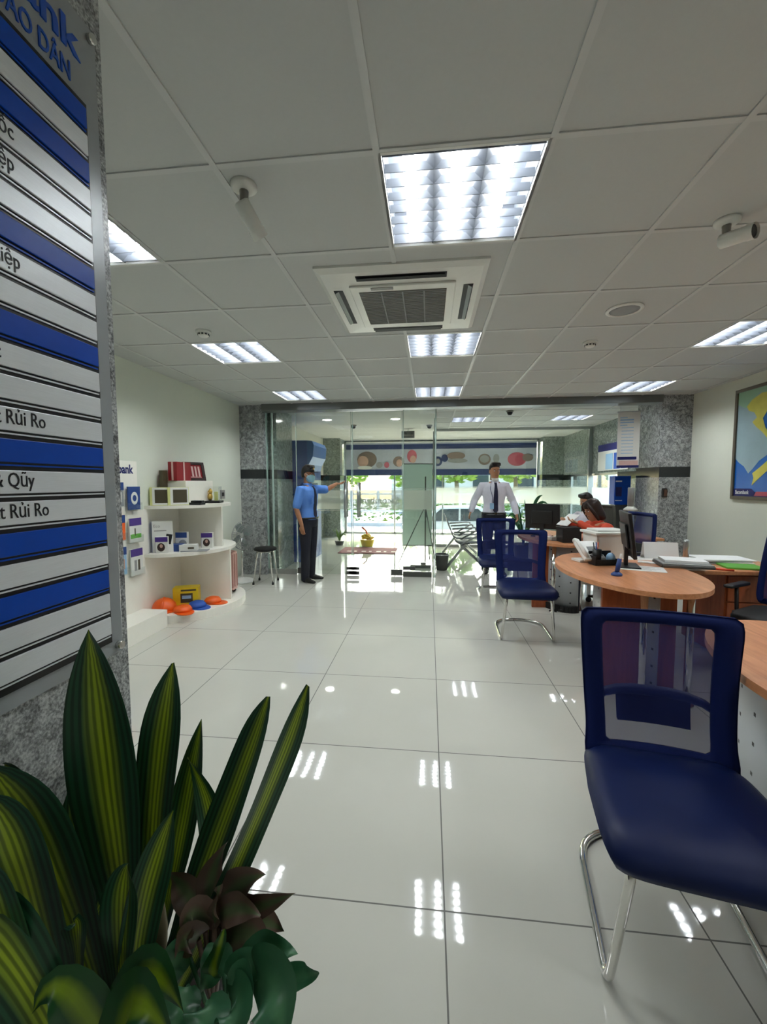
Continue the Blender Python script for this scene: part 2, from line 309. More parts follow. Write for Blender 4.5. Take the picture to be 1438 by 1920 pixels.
def solo(name, bm, mats, label, cat, group=None, base=None):
    """one-mesh thing; its origin is put at the thing's base"""
    o = obj(name, bm, mats)
    if base is None:
        vs = o.data.vertices; k = len(vs)
        base = Vector((sum(v.co.x for v in vs)/k, sum(v.co.y for v in vs)/k, min(v.co.z for v in vs)))
    base = Vector(base); o.data.transform(Matrix.Translation(-base)); o.location = base
    return tag(o, label, cat, group)
def struct(name, bm, mats, parent=None):
    o = obj(name, bm, mats, parent)
    if parent is None: o['kind'] = 'structure'
    return o
def dup(root, loc, rotz=None, label=None, group=None):
    def cp(o, par):
        c = o.copy(); C.objects.link(c); c.parent = par
        for k in o.children: cp(k, c)
        return c
    c = cp(root, None); c.location = loc
    if rotz is not None: c.rotation_euler = (0, 0, rotz)
    if label: c['label'] = label
    if group: c['group'] = group
    return c
def text(name, s, size, mat, parent, o, u, v, align='LEFT', squash=1., bold=0., ext=.0008, world=True):
    cu = bpy.data.curves.new(name, 'FONT'); cu.body = s; cu.size = size; cu.align_x = align; cu.extrude = ext; cu.offset = bold; cu.resolution_u = 3
    t = bpy.data.objects.new(name, cu); C.objects.link(t)
    dg = bpy.context.evaluated_depsgraph_get(); me = bpy.data.meshes.new_from_object(t.evaluated_get(dg))
    bpy.data.objects.remove(t); bpy.data.curves.remove(cu)
    me.transform(Matrix.Diagonal((squash, 1, 1, 1))); me.transform(basis(o, u, v))
    me.materials.clear(); me.materials.append(mat)
    ob = bpy.data.objects.new(name, me); C.objects.link(ob)
    if parent is not None:
        if world:
            off = Vector(); r = parent
            while r is not None: off += r.location; r = r.parent
            me.transform(Matrix.Translation(-off))
        ob.parent = parent
    return ob

# ------------------------------------------------------------------ the setting
XL, XR, YB, YF, YS = -2.83, 3.47, -3.2, 6.0, 11.3       # side walls, back wall, end of hall, shop front
bm = bm_new(); box(bm, -4.2, 4.6, YB-.2, YS+.1, -.2, 0); struct('floor', bm, M['floor'])
GX, GY = -1.39, 1.525
lights = [(-1, 0), (2, 0), (6, 0), (-1, 3), (2, 3), (6, 3), (-1, 6), (2, 6), (6, 6), (3, 10), (6, 10), (6, -3), (2, -6)]  # last one, unseen at the rear, is added to raise the ambient light
AC = (-.63, .31, 2.245, 3.21)
bm = bm_new()
def quad(bm, x0, x1, y0, y1, z):
    if x1-x0 < .002 or y1-y0 < .002: return
    box(bm, x0, x1, y0, y1, z, z+.015)
for i in range(-4, 10):
    for j in range(-8, 13):
        x0, x1, y0, y1 = GX+.6*i, GX+.6*i+.6, GY+.6*j, GY+.6*j+.6
        x0, x1, y0 = max(x0, XL-.04), min(x1, XR+.04), max(y0, YB)
        if x1 <= x0 or y1 <= YB or (i, j) in lights: continue
        if y0 > 6.05 and x1 < .1: continue
        if y0 > 6.05: x0 = max(x0, .1)
        if y0 > 9.0: continue
        if x0 < AC[1] and x1 > AC[0] and y0 < AC[3] and y1 > AC[2]:
            a0, a1, b0, b1 = max(x0, AC[0]+.06), min(x1, AC[1]-.06), max(y0, AC[2]+.06), min(y1, AC[3]-.06)
            quad(bm, x0, a0, y0, y1, CEIL); quad(bm, a1, x1, y0, y1, CEIL); quad(bm, a0, a1, y0, b0, CEIL); quad(bm, a0, a1, b1, y1, CEIL); continue
        quad(bm, x0, x1, y0, y1, CEIL)
struct('ceiling', bm, M['tile'])
bm = bm_new()
for i in range(-3, 10):
    x = GX+.6*i
    if XL < x < XR:
        y1 = 9.1 if x > .1 else 5.98
        if AC[0]+.02 < x < AC[1]-.02: box(bm, x-.012, x+.012, YB, AC[2]+.03, CEIL-.006, CEIL); box(bm, x-.012, x+.012, AC[3]-.03, y1, CEIL-.006, CEIL)
        else: box(bm, x-.012, x+.012, YB, y1, CEIL-.006, CEIL)
for j in range(-7, 13):
    y = GY+.6*j
    xa = .1 if y > 6 else XL
    if AC[2]+.02 < y < AC[3]-.02: box(bm, xa, AC[0]+.03, y-.012, y+.012, CEIL-.005, CEIL); box(bm, AC[1]-.03, XR, y-.012, y+.012, CEIL-.005, CEIL)
    else: box(bm, xa, XR, y-.012, y+.012, CEIL-.005, CEIL)
struct('trim_1', bm, M['tbar'])
bm = bm_new(); box(bm, -3.4, .1, 6.06, YS+.1, CEIL, CEIL+.03); box(bm, .1, 3.6, 9.1, YS+.1, CEIL, CEIL+.03)
struct('ceiling_vestibule', bm, M['plaster'])
bm = bm_new(); box(bm, -4.2, 4.6, YB-.2, YS+.3, 2.78, 2.9); struct('ceiling_slab', bm, M['plaster'])
bm = bm_new(); box(bm, XL-.2, XL, YB, 6.1, 0, 2.78); struct('wall_left', bm, M['wall'])
bm = bm_new(); box(bm, XR, XR+.2, YB, 6.1, 0, 2.78); struct('wall_right', bm, M['wall'])
bm = bm_new(); box(bm, XL-.2, XR+.2, YB-.2, YB, 0, 2.78); struct('wall_back', bm, M['wall'])
# granite piers at the hall's end, with the black band
def pier(name, x0, x1, y0, y1, m='granite'):
    bm = bm_new()
    box(bm, x0, x1, y0, y1, 0, 1.46, mi=0); box(bm, x0, x1, y0, y1, 1.46, 1.60, mi=1); box(bm, x0, x1, y0, y1, 1.60, 2.78, mi=0)
    return struct(name, bm, [M[m], M['band']])
pier('pillar_left', -2.86, -2.455, 6.0, 6.18); pier('pillar_right', 3.08, 3.52, 5.97, 6.6)
pier('pillar_vestibule', -3.4, -2.34, 6.22, 6.95, 'granite_far')
bm = bm_new(); box(bm, -3.0, -2.74, 6.95, YS, 0, 1.46, mi=0); box(bm, -3.0, -2.74, 6.95, YS, 1.46, 1.6, mi=1); box(bm, -3.0, -2.74, 6.95, YS, 1.6, 2.78, mi=2)
struct('wall_vestibule', bm, [M['granite_far'], M['band'], M['wall2']])
pier('pillar_front_left', -2.76, -2.3, 10.6, YS+.1, 'granite_far'); pier('pillar_front_right', 2.85, 3.4, 10.9, YS+.1, 'granite_far')
bm = bm_new()   # right wall of the waiting area, with a low window
for y0, y1, z0, z1, k in ((6.6, YS, 1.58, 2.78, 0), (6.6, 7.9, 0, 1.46, 0), (6.6, 7.9, 1.46, 1.58, 1), (10.5, YS, 0, 1.46, 0), (10.5, YS, 1.46, 1.58, 1), (7.9, 10.5, 0, .25, 0)):
    box(bm, 3.37, 3.55, y0, y1, z0, z1, mi=k)
struct('wall_waiting', bm, [M['granite_far'], M['band']])
w = struct('window_1', (lambda b: (box(b, 3.43, 3.442, 7.9, 10.5, .25, 1.58), b)[1])(bm_new()), M['glass'])
bm = bm_new(); box(bm, 3.424, 3.428, 7.9, 10.5, .88, 1.29); struct('frosted_film', bm, M['frost'], w)
bm = bm_new()
for y in (7.9, 9.2, 10.46): box(bm, 3.41, 3.46, y, y+.04, .25, 1.58)
box(bm, 3.41, 3.46, 7.9, 10.5, .25, .29); box(bm, 3.41, 3.46, 7.9, 10.5, 1.54, 1.58); struct('window_frame', bm, M['steel'], w)
# header beam
bm = bm_new(); box(bm, -2.455, 3.08, 5.93, 6.14, 2.45, 2.55, .004); struct('beam', bm, M['beam'])
bm = bm_new(); box(bm, XL, XR, 6.0, 6.14, 2.55, 2.78); struct('wall_above_beam', bm, M['plaster'])

# ------------------------------------------------------------------ glass front of the vestibule: doors and panels
def band(parent, x0, x1, y, z0=1.0, z1=1.285):
    bm = bm_new(); box(bm, x0, x1, y-.009, y-.0075, z0, z1); obj('frosted_band', bm, M['frost'], parent)
    bm = bm_new()
    for z in (z0-.022, z1+.014): box(bm, x0, x1, y-.009, y-.0075, z, z+.008)
    obj('frosted_line', bm, M['frost'], parent)
def pane(bm, x0, x1, y, z0=0.0, z1=2.45): box(bm, x0, x1, y-.006, y+.006, z0, z1)
d = struct('window_2', (lambda b: (pane(b, -2.45, -2.005, 6.1, .0), b)[1])(bm_new()), M['glass'])
bm = bm_new(); box(bm, -2.372, -2.352, 6.085, 6.115, 0, 2.45); box(bm, -2.455, -2.443, 6.08, 6.12, 0, 2.45); obj('glass_edge', bm, M['edge'], d)
bm = bm_new(); box(bm, -2.45, -2.0, 6.08, 6.12, 0.0, .075); obj('floor_rail', bm, M['steel'], d)
def door(name, x0, x1, hx, sgn, label, rail):
    d = struct(name, (lambda b: (pane(b, x0+.004, x1-.004, 6.1, .012, 2.44), b)[1])(bm_new()), M['glass'])
    bm = bm_new()
    for x in (x0+.004, x1-.012): box(bm, x, x+.008, 6.092, 6.108, .012, 2.44)
    obj('glass_edge', bm, M['edge'], d)
    band(d, x0+.01, x1-.01, 6.1)
    bm = bm_new()
    for s in (-1, 1):
        tube(bm, [(hx, 6.1+s*.055, .88), (hx, 6.1+s*.055, 1.40)], .02, 12)
        for z in (.95, 1.33): tube(bm, [(hx, 6.1, z), (hx, 6.1+s*.055, z)], .009)
    obj('door_handle', bm, M['steel'], d)
    bm = bm_new()
    hxx = x0+.09 if sgn < 0 else x1-.09
    box(bm, min(hx, hx+sgn*-.16), max(hx, hx+sgn*-.16), 6.08, 6.12, .012, .06, .003); box(bm, hxx-.085, hxx+.085, 6.08, 6.12, .012, .1, .003)
    box(bm, min(hx, hx+sgn*-.16), max(hx, hx+sgn*-.16), 6.08, 6.12, .085, .125, .003)
    obj('patch_fitting', bm, M['darksteel'], d)
    text('door_lettering', 'Sacombank', .135, M['socket'], d, (x1-.05, 6.111, 1.09), (-1, 0, 0), (0, 0, 1), squash=1.02)
    return d
door('door_1', -2.0, -1.142, -1.235, -1, '', 1); door('door_2', -1.138, -.385, -1.04, 1, '', 1)
d = struct('window_3', (lambda b: (pane(b, -.38, .1, 6.1, .0), b)[1])(bm_new()), M['glass'])
bm = bm_new(); box(bm, -.38, -.372, 6.092, 6.108, 0, 2.45); box(bm, .085, .1, 6.085, 6.115, 0, 2.45); obj('glass_edge', bm, M['edge'], d)
bm = bm_new(); box(bm, -.375, .05, 6.07, 6.13, .0, .075, .003); box(bm, -.375, -.2, 6.08, 6.12, .1, .15, .003); obj('floor_rail', bm, M['darksteel'], d)
band(d, -.37, .08, 6.1)
# return glass and the waiting area's partition
d = struct('window_4', (lambda b: (box(b, .094, .106, 6.12, 9.1, 0, 2.55), b)[1])(bm_new()), M['glass'])
bm = bm_new(); box(bm, .088, .098, 7.55, 7.575, 0, 2.55); obj('glass_edge', bm, M['edge'], d)
d = struct('window_5', (lambda b: (pane(b, .1, 3.37, 9.1, .0, 2.55), b)[1])(bm_new()), M['glass'])
bm = bm_new(); box(bm, .1, 3.37, 9.07, 9.13, 2.50, 2.55); box(bm, 3.3, 3.37, 9.07, 9.13, 0, 2.5); box(bm, .08, .12, 9.07, 9.13, 0, 2.5); box(bm, .1, 3.37, 9.07, 9.13, 0, .06); obj('window_frame', bm, M['steel'], d)
bm = bm_new(); box(bm, .12, 3.3, 9.085, 9.09, .95, 1.29); obj('frosted_band', bm, M['frost'], d)
bm = bm_new(); box(bm, .12, 3.3, 9.085, 9.09, .93, .938); box(bm, .12, 3.3, 9.085, 9.09, 1.302, 1.31); obj('frosted_line', bm, M['frost'], d)
# shop front
d = struct('window_6', (lambda b: (pane(b, -2.3, 2.85, YS, .0, 2.5), b)[1])(bm_new()), M['glass'])
bm = bm_new()
for x in (-2.3, -.95, .35, 1.6, 2.81): box(bm, x, x+.035, YS-.03, YS+.03, 0, 2.5)
box(bm, -2.3, 2.85, YS-.03, YS+.03, 0, .05); box(bm, -2.3, 2.85, YS-.03, YS+.03, 2.46, 2.5); obj('window_frame', bm, M['steel'], d)
bm = bm_new(); box(bm, -4.2, 4.6, YS, YS+.25, 2.5, 5.2); box(bm, -4.2, -2.7, YS, YS+.25, 0, 2.5); box(bm, 3.38, 4.6, YS, YS+.25, 0, 2.5); struct('wall_front', bm, M['granite_far'])
# column with the directory board
CX = -.78
bm = bm_new(); box(bm, -1.45, CX, .12, .975, 0, 2.78); struct('column', bm, M['granite'])

# ------------------------------------------------------------------ directory board on the column
p = thing('directory_board', 'tall metal directory board of blue and silver strips on the granite column', 'sign', (CX, .55, .98))
bm = bm_new(); box(bm, CX+.001, CX+.006, .2, .952, .965, 2.42, .002); obj('back_plate', bm, M['plate'], p, True)
bm = bm_new(); box(bm, CX+.006, CX+.010, .18, .912, 1.0, 2.236); obj('strip_holder', bm, M['black'], p, True)
pat = 'BWBWWWBWWBWWWBWWBWBWW'
txt = {3: ('Giám Đốc', 33), 4: ('Doanh Nghiệp', 33), 7: ('Doanh Nghiệp', 42), 10: ('Giám Đốc', 5), 12: ('Kiểm Soát Rủi Ro', 86), 14: ('Kế Toán & Qũy', 64), 15: ('Kiểm Soát Rủi Ro', 91)}
zt, zb = 2.223, 1.065; pitch = (zt-zb)/20
for k, ch in enumerate(pat):
    z1 = zt-k*pitch; z0 = z1-pitch*.74
    bm = bm_new(); box(bm, CX+.010, CX+.015, .19, .906, z0, z1, .0012); box(bm, CX+.010, CX+.0125, .19, .906, z0-pitch*.12, z0-pitch*.07)
    st = obj('name_strip', bm, M['strip_b'] if ch == 'B' else M['strip_w'], p, True, 'blue strip' if ch == 'B' else 'brushed silver strip')
    if k in txt:
        s, px = txt[k]; ye = atX(px, 905-(905-(214+47.2*k+20)), CX+.015).y
        text('lettering', s, .038, M['ink'], st, (CX+.0152, ye, z0+.0125), (0, 1, 0), (0, 0, 1), 'RIGHT', .74, 0.)
text('logo_lettering', 'Sacombank', .085, M['blueink'], p, (CX+.0072, .897, 2.318), (0, 1, 0), (0, 0, 1), 'RIGHT', 1.1, .002, .002)
text('branch_lettering', 'ĐÀO DÂN', .055, M['blueink'], p, (CX+.0072, .877, 2.254), (0, 1, 0), (0, 0, 1), 'RIGHT', .64, .0005, .0015)
for y, z in ((.934, .985), (.934, 2.395)):
    bm = bm_new(); cyl(bm, (CX+.006, y, z), .01, .012, 12, axis='x'); obj('bolt', bm, M['chrome'], p, True)

# ------------------------------------------------------------------ ceiling fittings
def fixture():
    t = thing('ceiling_light', '', 'ceiling light', (0, 0, CEIL), 0, 'recessed louvre lights in the ceiling')
    bm = bm_new(); a = .298; h = .16
    box(bm, -a, -a+.012, -a, a, -.006, h); box(bm, a-.012, a, -a, a, -.006, h); box(bm, -a, a, -a, -a+.012, -.006, h); box(bm, -a, a, a-.012, a, -.006, h); box(bm, -a+.012, a-.012, -a+.012, a-.012, h-.005, h, mi=1)
    for q in ((-a+.012, -a+.015, -a+.012, a-.012), (a-.015, a-.012, -a+.012, a-.012), (-a+.015, a-.015, -a+.012, -a+.015), (-a+.015, a-.015, a-.015, a-.012)): box(bm, *q, .012, h-.005, mi=1)
    obj('housing', bm, [M['white'], M['alu']], t)
    bm = bm_new()
    for x in (-.0975, .0875): # V reflectors between the tubes
        w = .07
        for s in (-1, 1):
            v = [bm.verts.new(q) for q in ((x, -.285, .0), (x, .285, .0), (x+s*w, .285, .075), (x+s*w, -.285, .075))]; bm.faces.new(v)
    for k in range(8):
        y = -.27+.54*k/7; box(bm, -.285, .285, y-.0015, y+.0015, .0, .032)
    obj('louvre', bm, M['alu'], t)
    for x in (-.19, -.005, .18):
        bm = bm_new(); tube(bm, [(x, -.278, .06), (x, .278, .06)], .026, 10); obj('tube', bm, M['tube'], t)
    return t
fx = fixture()
lab = {(-1, 0): 'louvred ceiling light half hidden behind the granite column', (2, 0): 'large louvred ceiling light in front of the air conditioner, biggest of all', (6, 0): 'louvred ceiling light beyond the right edge above the near desk', (-1, 3): 'louvred ceiling light next to the smoke detector by the cream wall, second from the column',
       (2, 3): 'louvred ceiling light just behind the air conditioner', (6, 3): 'louvred ceiling light cut by the right edge above the map side', (-1, 6): 'narrow louvred ceiling light near the left granite pillar', (2, 6): 'narrow louvred ceiling light by the beam, above the glass doors',
       (6, 6): 'narrow louvred ceiling light near the right granite pillar', (3, 10): 'louvred ceiling light beyond the beam, above the man in white', (6, 10): 'louvred ceiling light beyond the beam, above the wall signs',
       (2, -6): 'unseen louvred ceiling light added at the rear of the hall for ambient light', (6, -3): 'louvred ceiling light behind the camera beside the map wall'}
for n, (i, j) in enumerate(lights):
    loc = (GX+.6*i+.3, GY+.6*j+.3, CEIL)
    if n == 0: fx.location = loc; fx['label'] = lab[(i, j)]
    else: dup(fx, loc, None, lab[(i, j)])
# air conditioner cassette
t = thing('air_conditioner', 'white square ceiling air conditioner cassette with grey intake grille', 'air conditioner', (-.16, 2.727, CEIL))
bm = bm_new(); cx, cy, a = -.16, 2.727, .47
ring = [(a, 0), (a, -.012), (a-.03, -.03), (.33, -.034)]
for (s0, s1) in zip(ring, ring[1:]):
    for k in range(4):
        R = Matrix.Rotation(k*PI/2, 3, 'Z'); P = lambda x, y, z: bm.verts.new(Vector((cx, cy, CEIL)) + R @ Vector((x, y, z)))
        bm.faces.new((P(-s0[0], -s0[0], s0[1]), P(s0[0], -s0[0], s0[1]), P(s1[0], -s1[0], s1[1]), P(-s1[0], -s1[0], s1[1])))
box(bm, cx-.34, cx+.34, cy-.34, cy+.34, CEIL-.033, CEIL+.05)
obj('casing', bm, M['white'], t, True)
for k in range(4):
    R = Matrix.Translation((cx, cy, CEIL)) @ Matrix.Rotation(k*PI/2, 4, 'Z')
    bm = bm_new(); box(bm, -.25, .25, -.405, -.35, -.0345, -.030, 0, R); sl = obj('air_slot', bm, M['gap'], t, True)
    bm = bm_new(); Rv = R @ Matrix.Translation((0, -.38, -.034)) @ Matrix.Rotation(.5, 4, 'X'); box(bm, -.24, .24, -.02, .02, -.002, .002, 0, Rv); obj('vane', bm, M['darksteel'], sl, True)
bm = bm_new(); box(bm, cx-.305, cx+.305, cy-.305, cy+.305, CEIL-.046, CEIL-.032, .006); obj('grille_frame', bm, M['white'], t, True)
bm = bm_new(); box(bm, cx-.255, cx+.255, cy-.245, cy+.235, CEIL-.048, CEIL-.045)
obj('grille', bm, M['filt'], t, True)
bm = bm_new()
for k in range(24): y = cy-.235+.47*k/23; box(bm, cx-.25, cx+.25, y-.003, y+.003, CEIL-.051, CEIL-.048)
for x in (-.125, 0, .125): box(bm, cx+x-.004, cx+x+.004, cy-.24, cy+.23, CEIL-.052, CEIL-.048)
obj('grille_slat', bm, M['greyp'], t, True)
bm = bm_new(); box(bm, cx-.18, cx-.05, cy-.295, cy-.268, CEIL-.049, CEIL-.045, .004); obj('sensor_strip', bm, M['socket'], t, True)
# speaker, smoke detectors, cameras
t = thing('ceiling_speaker', 'round white flush speaker in the ceiling right of the air conditioner', 'speaker', (1.30, 3.03, CEIL))
bm = bm_new(); lathe(bm, [(.115, 0), (.115, -.008), (.095, -.012), (.09, 0)], (1.30, 3.03, CEIL)); obj('rim', bm, M['white'], t, True)
bm = bm_new(); lathe(bm, [(.092, -.004), (.092, -.007), (.06, -.010), (.01, -.012)], (1.30, 3.03, CEIL)); obj('grille', bm, M['greyp'], t, True)
for (x, y), l in (((-1.72, 3.08), 'white smoke detector on the ceiling near the left cream wall'), ((1.32, 3.68), 'white smoke detector on the ceiling behind the round speaker')):
    t = thing('smoke_detector', l, 'smoke detector', (x, y, CEIL), 0, 'smoke detectors')
    bm = bm_new(); lathe(bm, [(.055, 0), (.055, -.012), (.045, -.018)], (x, y, CEIL)); obj('base', bm, M['white'], t, True)
    bm = bm_new(); lathe(bm, [(.043, -.018), (.04, -.034), (.028, -.044), (.01, -.046)], (x, y, CEIL)); cp = obj('cap', bm, M['white'], t, True)
    bm = bm_new()
    for k in range(10):
        q = Matrix.Translation((x, y, CEIL)) @ Matrix.Rotation(k*PI/5, 4, 'Z'); box(bm, .0375, .0425, -.007, .007, -.034, -.024, 0, q)
    obj('vent', bm, M['gap'], cp, True)
def bullet(loc, d, l, dark):
    t = thing('security_camera', l, 'security camera', loc, 0, 'ceiling security cameras'); c = Vector(loc); d = Vector(d).normalized()
    bm = bm_new(); lathe(bm, [(.05, 0), (.05, -.012), (.04, -.02), (.015, -.024)], c); obj('base', bm, M['white'], t, True)
    j = c+Vector((0, 0, -.085)) + d*.01
    bm = bm_new(); tube(bm, [c+Vector((0, 0, -.02)), c+Vector((0, 0, -.06)), j], [.018, .016, .02], 10); obj('bracket', bm, M['socket'], t, True)
    bm = bm_new(); tube(bm, [j-d*.035, j-d*.03, j+d*.085, j+d*.09], [.02, .030, .030, .028], 16); b = obj('body', bm, M['white'], t, True)
    bm = bm_new(); tube(bm, [j+d*.0885, j+d*.092], [.026, .026], 16); ln = obj('lens_face', bm, M['black'], b, True)
    bm = bm_new(); tube(bm, [j+d*.07, j+d*.1], [.0325, .0325], 16, cap=False); obj('visor', bm, M['white'], b, True)
bullet((-.725, 1.63, CEIL), (.35, .8, -.75), 'white bullet camera hanging from the ceiling left of the big light', 0)
bullet((1.31, 2.08, CEIL), (.45, -.75, -.12), 'white bullet camera with dark lens on the ceiling above the map', 1)
for (px, py), l in (((613, 787), 'bright round downlight in the vestibule ceiling, first from the blue cash machine'), ((741, 785), 'bright round downlight in the vestibule ceiling above the tripod banner')):
    c = atZ(px, py, CEIL); t = thing('downlight', l, 'ceiling light', c, 0, 'vestibule downlights')
    bm = bm_new(); lathe(bm, [(.10, 0), (.10, -.006), (.085, -.008), (.085, 0)], c); obj('rim', bm, M['white'], t, True)
    bm = bm_new(); lathe(bm, [(.08, -.001), (.07, -.006), (.02, -.008)], c); obj('lens', bm, M['lamp'], t, True)
for (px, py), l in (((956, 770), 'dark dome camera on the ceiling beyond the beam above the man in white'), ((805, 797), 'small dark dome sensor under the vestibule ceiling near the tripod banner'), ((663, 797), 'small dark dome sensor under the vestibule ceiling above the door handles')):
    c = atZ(px, py, CEIL); t = thing('ceiling_sensor', l, 'sensor', c, 0, 'dark ceiling sensors')
    bm = bm_new(); lathe(bm, [(.06, 0), (.06, -.02), (.05, -.025)], c, 16); obj('base', bm, M['socket'], t, True)
    bm = bm_new(); lathe(bm, [(.045, -.025), (.04, -.05), (.025, -.068), (.005, -.072)], c, 16); obj('dome', bm, M['gap'], t, True)
c = atY(765, 815, 9.0); t = thing('exit_sign', 'dark hanging exit sign box seen through the glass doors', 'sign', (c.x, c.y, 2.55))
bm = bm_new(); box(bm, c.x-.14, c.x+.14, c.y-.03, c.y+.03, c.z-.075, c.z+.075, .005); obj('case', bm, M['darksteel'], t, True)
bm = bm_new(); box(bm, c.x-.11, c.x+.11, c.y-.034, c.y-.03, c.z-.03, c.z+.0); obj('sign_face', bm, M['socket'], t, True)
bm = bm_new(); tube(bm, [(c.x, c.y, c.z+.07), (c.x, c.y, 2.55)], .008); obj('rod', bm, M['steel'], t, True)

# ------------------------------------------------------------------ desks
def ell(cx, cy, ax, ay, n=64, a0=0, a1=2*PI, close=True):
    return [(cx+ax*math.cos(a0+(a1-a0)*k/(n if close else n-1)), cy+ay*math.sin(a0+(a1-a0)*k/(n if close else n-1))) for k in range(n)]
def make_desk(pw=.33, ax=.44, a1=4.15):
    t = thing('office_desk', '', 'desk', (0, 0, 0), 0, 'cherry desks with oval ends')   # local origin = oval centre on the floor
    bm = bm_new(); prism(bm, ell(0, 0, ax, .71), .722, .752, .006); obj('oval_top', bm, M['wood'], t)
    bm = bm_new(); box(bm, .16, 1.35, .14, .76, .69, .72, .004); obj('return_top', bm, M['wood'], t)
    bm = bm_new(); uvl = bm.loops.layers.uv.new('UVMap'); pts = ell(.35-pw, .03, pw, .6, 26, 1.9, a1, False); s = 0; col = []
    for k, q in enumerate(pts):
        if k: s += math.hypot(q[0]-pts[k-1][0], q[1]-pts[k-1][1])
        col.append((bm.verts.new((q[0], q[1], .07)), bm.verts.new((q[0], q[1], .71)), s))
    for a, b in zip(col, col[1:]):
        f = bm.faces.new((a[0], b[0], b[1], a[1])); f.smooth = True
        for lp, uv in zip(f.loops, ((a[2], 0), (b[2], 0), (b[2], .64), (a[2], .64))): lp[uvl].uv = uv
    o = obj('modesty_panel', bm, M['perf'], t); md = o.modifiers.new('thickness', 'SOLIDIFY'); md.thickness = .012; md.offset = 0
    bm = bm_new(); pp = ell(.35-pw, .03, pw+.005, .605, 26, 1.9, a1, False)
    for a, b in zip(pp, pp[1:]):
        d = Vector((b[0]-a[0], b[1]-a[1], 0)); nrm = Vector((-d.y, d.x, 0)).normalized()*.02
        vs = [bm.verts.new(Vector((q[0], q[1], z))+nrm*s2) for z in (0, .07) for q in (a, b) for s2 in (-1, 1)]
        for f in ((0, 1, 3, 2), (4, 6, 7, 5), (0, 4, 5, 1), (2, 3, 7, 6), (0, 2, 6, 4), (1, 5, 7, 3)): bm.faces.new([vs[i] for i in f])
    obj('plinth', bm, M['rubber'], t)
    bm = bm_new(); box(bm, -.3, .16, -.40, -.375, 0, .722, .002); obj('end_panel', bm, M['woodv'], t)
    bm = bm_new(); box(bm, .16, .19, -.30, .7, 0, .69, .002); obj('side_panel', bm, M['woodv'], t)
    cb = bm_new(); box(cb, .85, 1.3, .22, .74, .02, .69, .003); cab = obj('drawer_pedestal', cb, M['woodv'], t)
    bm = bm_new()
    for k in range(3): box(bm, .86, 1.29, .205, .22, .05+.21*k, .25+.21*k, .003)
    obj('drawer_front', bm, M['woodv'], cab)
    for x, y in ((-.12, -.56), (.17, -.52)):
        bm = bm_new(); cyl(bm, (x, y, 0), .022, .722, 16); cyl(bm, (x, y, 0), .04, .012, 16); obj('leg', bm, M['chrome'], t)
    return t
DK = make_desk(.22); D2 = (1.43, 3.2)
DK.location = (D2[0], D2[1], 0); DK['label'] = 'oval-ended cherry desk covered with papers and a monitor, middle of the row'
D1 = make_desk(); D1.location = (D2[0]+.04, D2[1]-1.86, 0); D1['label'] = 'nearest cherry desk with an empty oval top beside the front chair'
D3 = make_desk(.28, .36, 4.95); D3.location = (1.45, D2[1]+1.9, 0); D3['label'] = ('farthest cherry desk where the woman in orange sits')

# ------------------------------------------------------------------ blue visitor chairs
def rrect(x0, x1, y0, y1, r, n=5):
    out = []
    for cx, cy, a in ((x1-r, y1-r, 0), (x0+r, y1-r, PI/2), (x0+r, y0+r, PI), (x1-r, y0+r, 1.5*PI)):
        out += [(cx+r*math.cos(a+PI/2*k/n), cy+r*math.sin(a+PI/2*k/n)) for k in range(n+1)]
    return out
def back_curve(z):            # (half width, y) of the back rest at height z
    t = (z-.43)/.5
    hw = .212 + .030*t + (.012*math.exp(-((t-0)/.12)**2))
    y = .205 + .02*math.sin(PI*min(1, t*1.1)) + .07*t
    return hw, y
def back_strip(bm, us, zs, th=.0):
    """surface patch of the back rest: u in -1..1 across, z up, curved around the sitter"""
    G = []
    for z in zs:
        hw, y = back_curve(z); G.append([bm.verts.new((u*hw, y - .035*(1-u*u)*-1 - .0, z)) for u in us])
    for A, B in zip(G, G[1:]):
        for j in range(len(us)-1):
            f = bm.faces.new((A[j], A[j+1], B[j+1], B[j])); f.smooth = True
